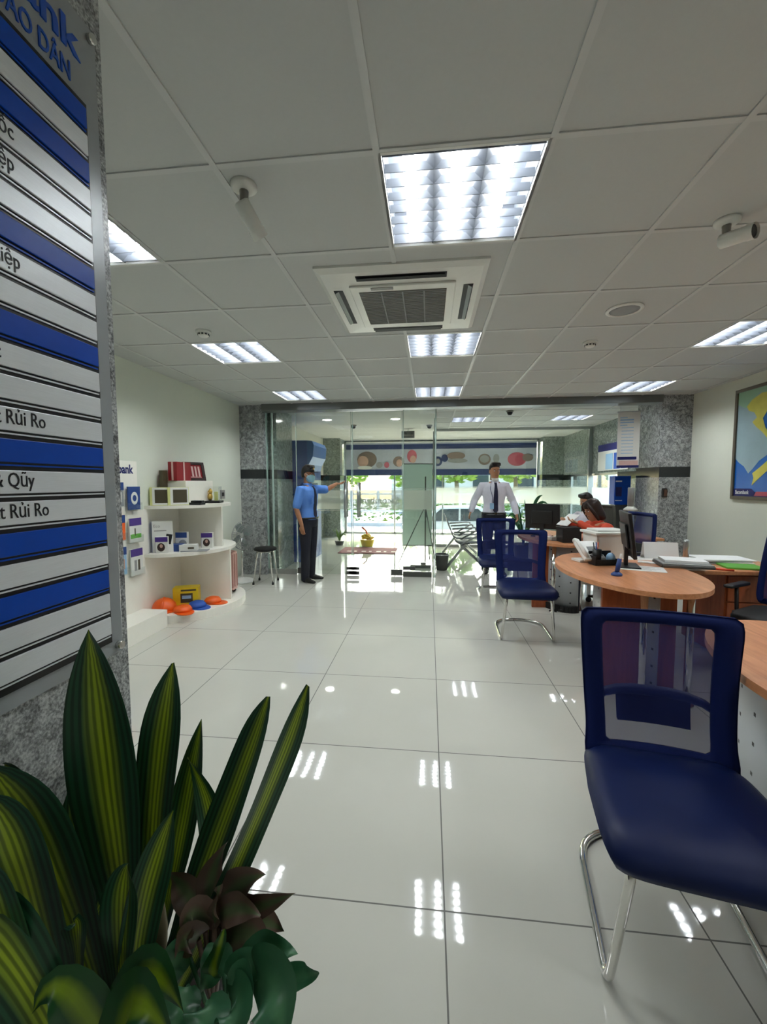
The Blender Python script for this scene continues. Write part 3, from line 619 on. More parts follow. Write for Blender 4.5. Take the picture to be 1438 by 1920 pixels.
def make_visitor():
    t = thing('visitor_chair', '', 'chair', (0, 0, 0), 0, 'blue visitor chairs in front of the desks')
    bm = bm_new(); NX, NY = 18, 18; top = []; bot = []
    for j in range(NY+1):
        ra, rb = [], []
        for i in range(NX+1):
            u, v = -1+2*i/NX, -1+2*j/NY
            k = (abs(u)**7+abs(v)**7)**(1/7); m = max(abs(u), abs(v)); sc_ = (m/k if k > 0 else 1)
            hw = .255-.02*max(0, v) ; x = u*sc_*hw; y = v*sc_*.245
            e = max(0, 1-k**6) if k < 1 else 0; e = (1-min(1, max(abs(u), abs(v)))**7)
            z = .445 + .030*e**.5 - .012*math.exp(-((u)/.6)**2)*(1-v*v) - (.035*max(0, -v-.45)**2*3)
            ra.append(bm.verts.new((x, y, z))); rb.append(bm.verts.new((x*.96, y*.96, .405 - (.03*max(0, -v-.45)**2*3)+.012*(1-e))))
        top.append(ra); bot.append(rb)
    for j in range(NY):
        for i in range(NX):
            f = bm.faces.new((top[j][i], top[j][i+1], top[j+1][i+1], top[j+1][i])); f.smooth = True
            f = bm.faces.new((bot[j][i], bot[j+1][i], bot[j+1][i+1], bot[j][i+1])); f.smooth = True
    def rim(A, B):
        for a0, a1, b0, b1 in zip(A, A[1:], B, B[1:]): bm.faces.new((a0, b0, b1, a1)).smooth = True
    rim(top[0], bot[0]); rim(top[-1], bot[-1]); rim([r[0] for r in top], [r[0] for r in bot]); rim([r[-1] for r in top], [r[-1] for r in bot])
    obj('seat', bm, M['blue'], t)
    # back frame: a ring swept round the opening
    zs = [.44+.49*k/16 for k in range(17)]
    def P(u, z, off=0):
        hw, y = back_curve(z); return Vector((u*hw, y+.03*(1-u*u)+off, z))
    def loop(m):              # m = 0 outer edge, 1 inner edge
        ui = 1.03 - .30*m; zt_, zb_ = .935-.045*m, .415+.06*m; r = .05-.012*m; pts = []
        path = rrect(-ui, ui, zb_, zt_, .06-.02*m, 6)
        # densify
        out = []
        for a, b in zip(path, path[1:]+path[:1]):
            nseg = max(1, int(round(max(abs(a[0]-b[0])*.24, abs(a[1]-b[1]))/.035)))
            for s in range(nseg): out.append((a[0]+(b[0]-a[0])*s/nseg, a[1]+(b[1]-a[1])*s/nseg))
        return out
    out_, in_ = loop(0), loop(1)
    K = 96
    def resample(L):
        ds = [0]
        for a, b in zip(L, L[1:]+L[:1]): ds.append(ds[-1]+math.hypot((a[0]-b[0])*.24, a[1]-b[1]))
        # parameterise by angle about centre so the two loops match
        R = []
        for k in range(K):
            th = 2*PI*k/K; best = None
            dx, dz = math.cos(th), math.sin(th)
            for a, b in zip(L, L[1:]+L[:1]):
                ax, az, bx, bz = a[0]*.24, a[1]-.68, b[0]*.24, b[1]-.68
                den = dx*(bz-az)-dz*(bx-ax)
                if abs(den) < 1e-9: continue
                tt = (ax*(bz-az)-az*(bx-ax))/den; s = (ax*dz-az*dx)/den
                if tt > 0 and -1e-6 <= s <= 1+1e-6: best = (dx*tt/.24, dz*tt+.68); break
            R.append(best or R[-1])
        return R
    A, B = resample(out_), resample(in_)
    bm = bm_new(); prof = [(0, -.006), (.0, -.0), (.15, -.016), (.5, -.02), (.85, -.016), (1, -.004), (1, .006), (.5, .014), (0, .008)]
    rings = []
    for a, b in zip(A, B):
        rings.append([bm.verts.new(P(a[0]+(b[0]-a[0])*m, a[1]+(b[1]-a[1])*m, off)) for m, off in prof])
    n = len(prof)
    for i in range(K):
        R0, R1 = rings[i], rings[(i+1) % K]
        for j in range(n):
            f = bm.faces.new((R0[j], R0[(j+1) % n], R1[(j+1) % n], R1[j])); f.smooth = True
    bf = obj('back_frame', bm, M['bluef'], t)
    bm = bm_new(); us = [-.79+1.58*k/12 for k in range(13)]; zz = [.47+.43*k/14 for k in range(15)]; G = []
    for z in zz: G.append([bm.verts.new(P(u, z, .004)) for u in us])
    for R0, R1 in zip(G, G[1:]):
        for j in range(12): bm.faces.new((R0[j], R0[j+1], R1[j+1], R1[j])).smooth = True
    obj('back_mesh', bm, M['bluemesh'], t)
    bm = bm_new()
    path = [P(-.86, .60, .02)] + [P(u, .60+.035*(1-(u/.86)**4), .035) for u in (-.7, -.5, -.25, 0, .25, .5, .7)] + [P(.86, .60, .02)]
    tube(bm, path, [.012, .016, .018, .02, .02, .02, .018, .016, .012], 8)
    G = [[(u*.52, .635-.105*v) for u in (-1, -.6, -.2, .2, .6, 1)] for v in (0, .35, .7, 1)]
    for off in (.024, .036):
        V = [[bm.verts.new(P(a, b, off)) for a, b in r] for r in G]
        for R0, R1 in zip(V, V[1:]):
            for j in range(5): bm.faces.new((R0[j], R0[j+1], R1[j+1], R1[j])).smooth = True
    obj('lumbar_support', bm, M['lumbar'], t)
    # cantilever frame: front leg - foot - floor runner - rear bow
    bm = bm_new(); arc = []
    for k in range(9):
        a = PI*k/8; arc.append((.222*math.cos(PI-a), .24+.165*math.sin(a), .0125))
    fr = [(-.185, .10, .398), (-.185, -.215, .398), (-.222, -.17, .0125)] + arc + [(.222, -.17, .0125), (.185, -.215, .398), (.185, .10, .398)]
    tube(bm, arc_path(fr, .045, 5), .0125, 12); obj('sled_frame', bm, M['chrome'], t)
    bm = bm_new()
    for s in (-1, 1): box(bm, s*.15-.02, s*.15+.02, .16, .215, .385, .44, .006)
    box(bm, -.2, .2, .03, .17, .393, .407); obj('seat_bracket', bm, M['lumbar'], t)
    return t
VC = make_visitor(); VC.location = (.745, 1.235, 0); VC.rotation_euler = (0, 0, math.radians(-10.4)); VC['label'] = 'large blue mesh-back visitor chair nearest the camera beside the near desk'
dup(VC, (.87, 3.82, 0), math.radians(-2.5), 'blue mesh-back visitor chair in front of the paper-covered desk, second in line')
dup(VC, (.85, 5.17, 0), math.radians(-1), 'blue mesh-back visitor chair farthest away, half hidden behind another chair')

# staff chairs: swivel chairs with blue mesh backs
def make_staff(name='staff_chair', seatm='rubber', backm='bluemesh', framem='bluef'):
    t = thing(name, '', 'chair', (0, 0, 0), 0, 'swivel chairs behind the desks')
    bm = bm_new(); prism(bm, rrect(-.24, .24, -.24, .22, .08), .43, .5, .022); obj('seat', bm, M[seatm], t, smooth=True)
    def P(u, z, off=0): t_ = (z-.52)/.5; return Vector((u*(.25-.03*t_**2+.0), .23+.05*t_+.03*(1-u*u)+off, z))
    bm = bm_new(); L = rrect(-1, 1, .52, 1.04, .07, 5)
    L2 = []
    for a, b in zip(L, L[1:]+L[:1]):
        for s in range(6): L2.append((a[0]+(b[0]-a[0])*s/6, a[1]+(b[1]-a[1])*s/6))
    tube(bm, [P(a, b) for a, b in L2], .021, 8, closed=True); obj('back_frame', bm, M[framem], t)
    bm = bm_new(); G = [[bm.verts.new(P(-.97+1.94*i/10, .53+.5*j/8)) for i in range(11)] for j in range(9)]
    for R0, R1 in zip(G, G[1:]):
        for j in range(10): bm.faces.new((R0[j], R0[j+1], R1[j+1], R1[j])).smooth = True
    obj('back_mesh', bm, M[backm], t)
    bm = bm_new(); tube(bm, arc_path([(0, .05, .42), (0, .27, .42), (0, .30, .7)], .05), .022, 8); box(bm, -.14, .14, .27, .30, .6, .72, .01); obj('back_support', bm, M['black'], t)
    bm = bm_new(); cyl(bm, (0, 0, .1), .028, .33, 12); obj('post', bm, M['black'], t)
    bm = bm_new()
    for k in range(5):
        a = 2*PI*k/5; tube(bm, [(0, 0, .11), (.27*math.cos(a), .27*math.sin(a), .07)], [.026, .016], 8)
    b = obj('base', bm, M['black'], t)
    for k in range(5):
        a = 2*PI*k/5; bm = bm_new(); cyl(bm, (.27*math.cos(a)-.012, .27*math.sin(a), .03), .03, .024, 12, axis='x'); obj('caster', bm, M['rubber'], b)
    for s in (-1, 1):
        bm = bm_new(); tube(bm, arc_path([(s*.2, .02, .44), (s*.29, .02, .44), (s*.29, .0, .64)], .04), .013, 8); box(bm, s*.29-.03, s*.29+.03, -.12, .13, .64, .665, .01); obj('armrest', bm, M['black'], t)
    return t
SC = make_staff(); SC.location = (2.36, 2.95, 0); SC.rotation_euler = (0, 0, math.radians(-58)); SC['label'] = 'empty blue mesh swivel chair behind the paper-covered desk at the right edge'
dup(SC, (2.05, 4.79, 0), math.radians(-80), 'blue swivel chair under the woman in orange')
SG = make_staff('staff_chair', 'greych', 'greych', 'greych'); SG.location = (2.37, 6.36, 0); SG.rotation_euler = (0, 0, math.radians(-40)); SG['label'] = 'grey swivel chair under the dark-haired person behind the woman'

# ------------------------------------------------------------------ display unit on the left wall
KX, KY = XL+.005, 4.40
def half(r, n=28): return [(KX, KY-r)] + [(KX+r*math.sin(PI*k/n), KY-r*math.cos(PI*k/n)) for k in range(1, n)] + [(KX, KY+r)]
t = thing('display_shelf', 'white half-round display shelf unit against the cream wall', 'shelf unit', (KX, KY, 0))
bm = bm_new(); prism(bm, half(.70), 0, .085, .004); obj('base', bm, M['cream'], t, True)
bm = bm_new(); prism(bm, half(.605), .652, .686, .004); obj('shelf', bm, M['cream'], t, True)
bm = bm_new(); prism(bm, half(.56), 1.135, 1.165, .004); obj('shelf', bm, M['cream'], t, True)
bm = bm_new(); box(bm, KX, KX+.605, KY-.012, KY+.012, .085, .652); box(bm, KX, KX+.52, KY-.012, KY+.012, .686, 1.135); obj('divider', bm, M['cream'], t, True)
bm = bm_new(); box(bm, KX, KX+.012, KY-.68, KY+.65, .085, 1.135); obj('back_panel', bm, M['cream'], t, True)
bm = bm_new(); box(bm, KX, KX+.27, KY-.27, KY+.28, 1.165, 1.42, .004); obj('top_riser', bm, M['cream'], t, True)
def cuboid(name, c, sx, sy, sz, rz, mat, label, cat, group=None, bev=.003):
    """thing whose empty stands at the centre of its underside"""
    t = thing(name, label, cat, c, rz, group); bm = bm_new(); box(bm, -sx/2, sx/2, -sy/2, sy/2, 0, sz, bev); obj('box_body', bm, M[mat], t); return t
def decal(t, name, face, x, z, w, h, mat, d=.0012, poly=None):
    """flat printed patch on a face of a cuboid: face = (axis, offset) in local coordinates; x,z its centre"""
    ax, off = face; s = 1 if off > 0 else -1
    bm = bm_new()
    if poly is None: poly = [(-w/2, -h/2), (w/2, -h/2), (w/2, h/2), (-w/2, h/2)]
    B = basis((x, off, z), (1, 0, 0), (0, 0, 1)) if ax == 'y' else basis((off, x, z), (0, 1, 0), (0, 0, 1))
    prism(bm, poly, -d, d, mat=B); return obj(name, bm, M[mat], t)
def onarc(px, rr, z):
    """point of the shelf on the sight line through column px, rr from the unit's centre"""
    d = ray(px, 905); d.z = 0; a = d.dot(d); c0 = Vector((-KX, -KY, 0)); b_ = 2*d.dot(c0); c_ = c0.dot(c0)-rr*rr; D = b_*b_-4*a*c_
    k = (-b_-math.sqrt(max(0, D)))/(2*a); q = d*k; return Vector((max(q.x, KX+.1), q.y, z))
# on the riser
t = cuboid('gift_box', (KX+.13, KY-.15, 1.42), .10, .26, .20, 0, 'red', 'dark red gift box with pale ribbon on top of the white riser', 'box')
bm = bm_new(); box(bm, .0502, .052, -.012, .012, .0, .2); box(bm, -.05, .052, -.012, .012, .2, .202); obj('ribbon', bm, M['pink'], t)
decal(t, 'ribbon', ('y', -.1305), 0, .1, .02, .2, 'pink')
t = thing('picture_frame', 'dark wood picture frame leaning back beside the red gift box', 'picture frame', (KX+.15, KY+.12, 1.42), math.radians(62))
R = Matrix.Rotation(math.radians(-14), 4, 'X')
bm = bm_new()
for a in ((-.13, .13, 0, .03), (-.13, .13, .19, .22), (-.13, -.095, .03, .19), (.095, .13, .03, .19)): box(bm, a[0], a[1], -.012, .012, a[2], a[3], .003, R)
obj('frame', bm, M['darkwood'], t)
bm = bm_new(); box(bm, -.1, .1, -.002, .006, .025, .195, 0, R); pp = obj('picture', bm, M['red'], t)
bm = bm_new()
for k in range(4): box(bm, -.072+.04*k, -.05+.04*k, -.006, -.002, .05, .17, .002, R)
box(bm, -.08, .08, -.005, -.002, .04, .048, 0, R); obj('figure', bm, M['pink'], pp)
# on the top shelf
for (px, py), rz, l, w in (((292, 937), .32, 'pale yellow award box with dark plaque, nearer the brochure rack', .2), ((332, 937), .75, 'pale yellow award box turned sideways with dark plaque, middle of the top shelf', .2)):
    q = onarc(px, .43, 1.165); t = cuboid('award_box', (q.x, q.y, 1.165), w, .09, .185, rz+.0, 'paleg', l, 'box', 'award boxes on the top shelf')
    decal(t, 'card_face', ('y', -.0455), 0.01, .095, w-.03, .175, 'white'); decal(t, 'plaque', ('y', -.047), .015, .095, w*.66, .135, 'khaki')
bm = bm_new(); box(bm, -.02, .02, -.04, .04, 0, .36, .002); o = solo('khaki_box', bm, M['khaki'], 'olive green slim box standing behind the white riser near the wall', 'box'); o.location = (KX+.06, KY-.33, 1.165)
q = onarc(398, .36, 1.165)
t = thing('display_case', 'clear case with a golden ornament on the far end of the top shelf', 'display case', (q.x, q.y, 1.165), .2)
bm = bm_new(); box(bm, -.1, .1, -.08, .08, 0, .025, .004); obj('base', bm, M['black'], t)
bm = bm_new(); box(bm, -.085, .085, -.065, .065, .025, .19); obj('cover', bm, M['clearbox'], t)
bm = bm_new(); ellipsoid(bm, (-.03, 0, .07), .03, .03, .045); ellipsoid(bm, (-.02, -.01, .13), .022, .022, .03); tube(bm, [(-.05, 0, .05), (-.055, .0, .12), (-.02, 0, .165)], .008); obj('ornament', bm, M['gold'], t)
bm = bm_new(); box(bm, .02, .06, -.01, .01, .025, .13, .003); obj('plaque', bm, M['paleg'], t)
q = onarc(366, .46, 1.165); bm = bm_new(); box(bm, -.1, .1, -.05, .05, 0, .022, .004); box(bm, -.02, .1, -.03, .03, .022, .045, .004); o = solo('black_tray', bm, M['black'], 'low black stepped tray between award box and clear case', 'tray'); o.location = (q.x, q.y, 1.165)
# on the middle shelf
Z2 = .686
def printed_box(px, py, sx, sy, sz, rz, mat, label, top=None, pic=None, group='product boxes on the middle shelf'):
    q = onarc(px, py, Z2); t = cuboid('product_box', (q.x, q.y, Z2), sx, sy, sz, rz, mat, label, 'box', group); f = ('y', -sy/2-.0006)
    if top: decal(t, 'printed_band', f, 0, sz*.84, sx, sz*.3, top); decal(t, 'printed_band', ('x', -sx/2-.0006), 0, sz*.5, sy*.98, sz*.98, top)
    if pic:
        k = [(.42*sx*math.cos(a), .26*sz*math.sin(a)) for a in [2*PI*i/14 for i in range(14)]]
        decal(t, 'printed_figure', f, -sx*.04, sz*.36, 0, 0, pic, .0018, [(a*.75, b) for a, b in k]); decal(t, 'printed_face', f, -sx*.02, sz*.44, 0, 0, 'tan', .0024, [(a*.3, b*.45) for a, b in k])
    return t
t = printed_box(300, .50, .115, .07, .165, .35, 'white', 'white box with purple band and printed woman, in front of the tall white carton', 'purple', 'darkwood')
t = printed_box(386, .42, .115, .07, .165, .25, 'white', 'white box with purple band and printed woman, alone at the right of the middle shelf', 'purple', 'darkwood')
t = printed_box(338, .36, .115, .06, .19, .2, 'white', 'white and blue box with silver ring picture, standing at the back of the middle shelf', 'bookb', None)
decal(t, 'printed_ring', ('y', -.031), .015, .07, 0, 0, 'greyp', .0016, [(.04*math.cos(2*PI*i/20), .04*math.sin(2*PI*i/20)) for i in range(20)])
t = printed_box(350, .49, .17, .09, .07, .3, 'white', 'low white carton with small tool picture lying at the front of the middle shelf', None, None); decal(t, 'printed_figure', ('y', -.0456), .03, .035, .06, .02, 'khaki')
t = printed_box(325, .42, .15, .1, .075, .15, 'bookb', 'low dark blue carton behind the white tool carton', None, None)
t = printed_box(283, .44, .19, .1, .32, .62, 'white', 'tall white carton with blue side and dark device picture, leftmost on the middle shelf', None, None)
decal(t, 'printed_band', ('x', -.0956), 0, .16, .098, .316, 'bookb'); decal(t, 'printed_device', ('y', -.0506), .045, .14, 0, 0, 'black', .0014, [(-.03, -.05), (.025, -.06), (.045, .04), (-.01, .05)])
text('lettering', 'Eco', .04, M['socket'], t, (-.08, -.0512, .26), (1, 0, 0), (0, 0, 1), world=False)
decal(t, 'printed_line', ('y', -.0506), -.02, .225, .11, .008, 'socket')
q = onarc(362, .52, Z2); bm = bm_new(); box(bm, -.13, .13, -.07, .07, 0, .008, .002); o = solo('flat_pamphlet', bm, M['greyp'], 'flat grey booklet lying on the front edge of the middle shelf', 'booklet'); o.location = (q.x, q.y, Z2); o.rotation_euler = (0, 0, .3)
# on the base
Z3 = .085
q = onarc(343, .36, Z3); t = cuboid('toy_box', (q.x, q.y, Z3), .25, .13, .20, .35, 'yellow', 'bright yellow carton with dark picture on the base of the display unit', 'box')
decal(t, 'printed_panel', ('y', -.0656), .01, .09, .12, .1, 'khaki'); decal(t, 'printed_panel', ('y', -.0665), .01, .1, .09, .035, 'ltblue'); decal(t, 'printed_band', ('y', -.0656), .03, .172, .15, .018, 'khaki')
q = onarc(299, .48, Z3); t = thing('helmet', 'orange hard hat on the base of the display unit', 'helmet', (q.x, q.y, Z3), .4)
bm = bm_new(); lathe(bm, [(.118, .0), (.116, .03), (.105, .065), (.08, .098), (.045, .118), (.004, .124)], n=28); obj('shell', bm, M['orangep'], t)
bm = bm_new(); prism(bm, [(.135*math.cos(2*PI*k/28), .135*math.sin(2*PI*k/28)-(.035 if math.sin(2*PI*k/28) < -.3 else 0)) for k in range(28)], -.0, .008, .002); obj('brim', bm, M['orangep'], t)
bm = bm_new(); tube(bm, [(0, -.115, .035), (0, -.09, .09), (0, 0, .126), (0, .09, .09), (0, .115, .035)], .012, 8); obj('ridge', bm, M['orangep'], t)
def cap(px, py, dome, brim, label, rz):
    q = onarc(px, py, Z3); t = thing('cap', label, 'cap', (q.x, q.y, Z3), rz, 'caps lying on the display base')
    bm = bm_new(); lathe(bm, [(.09, .006), (.088, .03), (.07, .055), (.035, .068), (.004, .07)], n=20); obj('crown', bm, M[dome], t)
    bm = bm_new(); prism(bm, [(-.085, 0)]+[(.085*math.cos(PI+PI*k/12), -.05+.12*math.sin(PI+PI*k/12)) for k in range(13)]+[(.085, 0)], 0, .008, .002); obj('visor', bm, M[brim], t)
cap(334, .60, 'orangep', 'orangep', 'orange cap lying in front beside the hard hat', .9)
cap(362, .52, 'bluep', 'bluep', 'blue cap lying in front of the yellow carton', 1.2); cap(392, .50, 'orangep', 'orangep', 'orange cap lying at the right of the yellow carton', 1.5)
# suitcase behind the divider
t = thing('suitcase', 'rose gold hard-shell suitcase standing on the end of the display base', 'suitcase', (KX+.37, KY+.22, Z3), .05)
bm = bm_new(); prism(bm, rrect(-.17, .17, -.11, .11, .05), .05, .50, .02); bs = obj('shell', bm, M['rose'], t, smooth=False)
bm = bm_new()
for x in (-.12, -.06, 0, .06, .12): box(bm, x-.008, x+.008, -.116, .116, .08, .47, .003)
for y in (-.06, 0, .06): box(bm, -.176, .176, y-.008, y+.008, .08, .47, .003)
obj('rib', bm, M['rose'], bs)
bm = bm_new(); tube(bm, arc_path([(-.06, .03, .49), (-.06, .03, .525), (.06, .03, .525), (.06, .03, .49)], .02), .008); obj('handle', bm, M['darksteel'], t)
for x in (-.12, .12):
    for y in (-.075, .075):
        bm = bm_new(); cyl(bm, (x, y-.012, .025), .025, .024, 12, axis='y'); box(bm, x-.01, x+.01, y-.01, y+.01, .03, .055); obj('wheel', bm, M['rubber'], t)
# floor fan
q = atZ(462, 1086, 0); fx_, fy_ = -2.63, 5.55
t = thing('floor_fan', 'grey pedestal fan with round guard beside the granite pillar', 'fan', (fx_, fy_, 0))
bm = bm_new(); lathe(bm, [(.17, 0), (.17, .012), (.14, .03), (.04, .045), (.018, .06)], (fx_, fy_, 0)); obj('base', bm, M['white'], t, True)
bm = bm_new(); tube(bm, [(fx_, fy_, .05), (fx_, fy_, .62)], .014); obj('pole', bm, M['chrome'], t, True)
d = Vector((.93, -.36, 0)); cc = Vector((fx_, fy_, .66)); u = Vector((-d.y, d.x, 0)); up = Vector((0, 0, 1))
bm = bm_new(); tube(bm, [cc-d*.12, cc-d*.02], [.05, .06], 14); obj('motor', bm, M['white'], t, True)
bm = bm_new()
for r_, o_ in ((.20, .045), (.16, .07), (.11, .085), (.2, .03)): tube(bm, [cc+d*o_+r_*(math.cos(2*PI*k/32)*u+math.sin(2*PI*k/32)*up) for k in range(32)], .0035, 5, closed=True)
for k in range(36):
    a = 2*PI*k/36; e = math.cos(a)*u+math.sin(a)*up
    tube(bm, [cc+d*.0+e*.06, cc+d*.03+e*.195, cc+d*.045+e*.2, cc+d*.075+e*.15, cc+d*.09+e*.05], .0018, 4)
obj('guard', bm, M['greyp'], t, True)
bm = bm_new()
for k in range(4):
    a = PI/2*k+.3; e = math.cos(a)*u+math.sin(a)*up; e2 = -math.sin(a)*u+math.cos(a)*up
    v = [bm.verts.new(p_) for p_ in (cc+e*.03+d*.02, cc+e*.08+e2*.06+d*.0, cc+e*.17+e2*.07+d*.005, cc+e*.185-e2*.01+d*.035, cc+e*.09-e2*.05+d*.05)]; bm.faces.new(v)
o = obj('blade', bm, M['fanmesh'], t, True); md = o.modifiers.new('t', 'SOLIDIFY'); md.thickness = .002
# stool
t = thing('stool', 'round black-topped stool with thin chrome legs by the left pillar', 'stool', (-2.27, 5.52, 0))
bm = bm_new(); lathe(bm, [(.13, .455), (.152, .462), (.156, .48), (.145, .497), (.01, .5)], (-2.27, 5.52, 0)); obj('seat', bm, M['rubber'], t, True)
bm = bm_new(); tube(bm, [(-2.27+.12*math.cos(2*PI*k/24), 5.52+.12*math.sin(2*PI*k/24), .45) for k in range(24)], .008, 6, closed=True); obj('seat_ring', bm, M['chrome'], t, True)
for k in range(4):
    a = PI/4+PI/2*k+.1; c_, s_ = math.cos(a), math.sin(a); x, y = -2.27, 5.52
    bm = bm_new(); tube(bm, arc_path([(x+.04*c_, y+.04*s_, .45), (x+.12*c_, y+.12*s_, .45), (x+.19*c_, y+.19*s_, .01)], .04), .0105, 8); lg = obj('leg', bm, M['chrome'], t, True)
    bm = bm_new(); cyl(bm, (x+.19*c_, y+.19*s_, 0), .015, .03, 10); obj('foot_cap', bm, M['rubber'], lg, True)
# wall switch near the pillar, wall socket
c = atX(428, 930, XL); t = thing('wall_switch', 'small grey wall switch plate beside the end of the top shelf', 'switch', (XL, 5.45, 1.24))
bm = bm_new(); box(bm, XL, XL+.008, 5.37, 5.49, 1.18, 1.3, .003); obj('plate', bm, M['socket'], t, True)
bm = bm_new(); box(bm, XL+.008, XL+.012, 5.40, 5.46, 1.215, 1.265, .002); obj('rocker', bm, M['gap'], t, True)
c = Vector((3.157, 5.97, 1.25)); t = thing('wall_switch', 'small brown switch plate on the right granite pillar', 'switch', c)
bm = bm_new(); box(bm, c.x-.035, c.x+.035, c.y-.01, c.y, c.z-.06, c.z+.06, .003); obj('plate', bm, M['gap'], t, True)
bm = bm_new(); box(bm, c.x-.012, c.x+.03, c.y-.014, c.y-.01, c.z-.045, c.z+.045, .002); obj('rocker', bm, M['brown'], t, True)

# ------------------------------------------------------------------ brochure rack
BX = -2.775
t = thing('brochure_rack', 'white brochure rack with blue lettering, partly hidden by the granite column', 'rack', (BX, 3.3, 0))
bm = bm_new(); box(bm, XL+.004, -2.52, 2.55, 3.69, 0, .17, .003); obj('base', bm, M['cream'], t, True)
bm = bm_new(); box(bm, BX-.02, BX, 2.72, 3.69, .17, 1.6, .002); obj('back_board', bm, M['cream'], t, True)
text('lettering', 'Sacombank', .115, M['navyink'], t, (BX+.0015, 3.63, 1.485), (0, 1, 0), (0, 0, 1), 'RIGHT', .85, .003)
rows = [(1.385, 1.19), (1.09, .885), (.80, .57)]
cols = [(3.28, 3.47), (3.51, 3.68)]
for ri, (zt_, zb_) in enumerate(rows):
    for y0, y1 in [(2.80, 2.99), (3.05, 3.24)]+cols:
        bm = bm_new(); xo = BX+.012; dz = -.04 if y0 > 3.5 else 0
        box(bm, BX, BX+.05, y0, y1, zb_-.012+dz, zb_-.006+dz); box(bm, BX+.046, BX+.05, y0, y1, zb_-.006+dz, zb_+.06+dz); box(bm, BX, BX+.05, y0-.003, y0, zb_-.012+dz, zb_+.06+dz); box(bm, BX, BX+.05, y1, y1+.003, zb_-.012+dz, zb_+.06+dz)
        obj('pocket', bm, M['acrylic'], t, True)
bl = [[('bookb', 'greyp', 'blue-topped brochure with grey picture, upper row nearer the column'), ('bookb', 'bookb', 'solid blue brochure with white ring mark, upper row farther from the column')],
      [('bookb', 'orangep', 'blue and orange brochure, middle row nearer the column'), ('purple', 'white', 'white brochure with green scene picture, middle row farther from the column')],
      [('bookb', 'ltblue', 'pale blue brochure with dark blue head, lowest row nearer the column'), ('purple', 'white', 'white brochure with two dark figures, lowest row farther from the column')]]
for ri, (zt_, zb_) in enumerate(rows):
    for ci, (y0, y1) in enumerate(cols):
        top, body, l = bl[ri][ci]; dz = -.04 if ci else 0
        b = thing('brochure', l, 'brochure', (BX+.028, (y0+y1)/2, zb_-.004+dz), 0, 'brochures in the rack'); hh = zt_-zb_+.02
        bm = bm_new(); box(bm, -.006, .006, -(y1-y0)*.46, (y1-y0)*.46, 0, hh, .001); obj('cover', bm, M[body], b)
        f = ('x', .0066)
        decal(b, 'printed_band', f, 0, hh-.035, (y1-y0)*.92, .07, top)
        if (ri, ci) == (0, 1):
            decal(b, 'printed_ring', f, 0, hh*.5, 0, 0, 'white', .0016, [(.045*math.cos(2*PI*i/20), .06*math.sin(2*PI*i/20)) for i in range(20)]); decal(b, 'printed_ring', f, 0, hh*.5, 0, 0, 'bookb', .0024, [(.025*math.cos(2*PI*i/20), .03*math.sin(2*PI*i/20)) for i in range(20)])
        elif (ri, ci) == (1, 0): decal(b, 'printed_figure', f, -.02, hh*.55, .07, .08, 'bookb', .0018); decal(b, 'printed_figure', f, .0, hh*.5, .02, .07, 'white', .0024)
        elif (ri, ci) == (1, 1): decal(b, 'printed_figure', f, 0, hh*.25, .14, .04, 'green', .0018); decal(b, 'printed_figure', f, -.01, hh*.42, .012, .07, 'khaki', .0024)
        elif (ri, ci) == (2, 1): decal(b, 'printed_figure', f, -.02, hh*.38, .03, .1, 'greyp', .0018); decal(b, 'printed_figure', f, .025, hh*.38, .025, .1, 'khaki', .0018)
        else: decal(b, 'printed_picture', f, .0, hh*.38, .12, .09, 'tan' if ri else 'white', .0018)

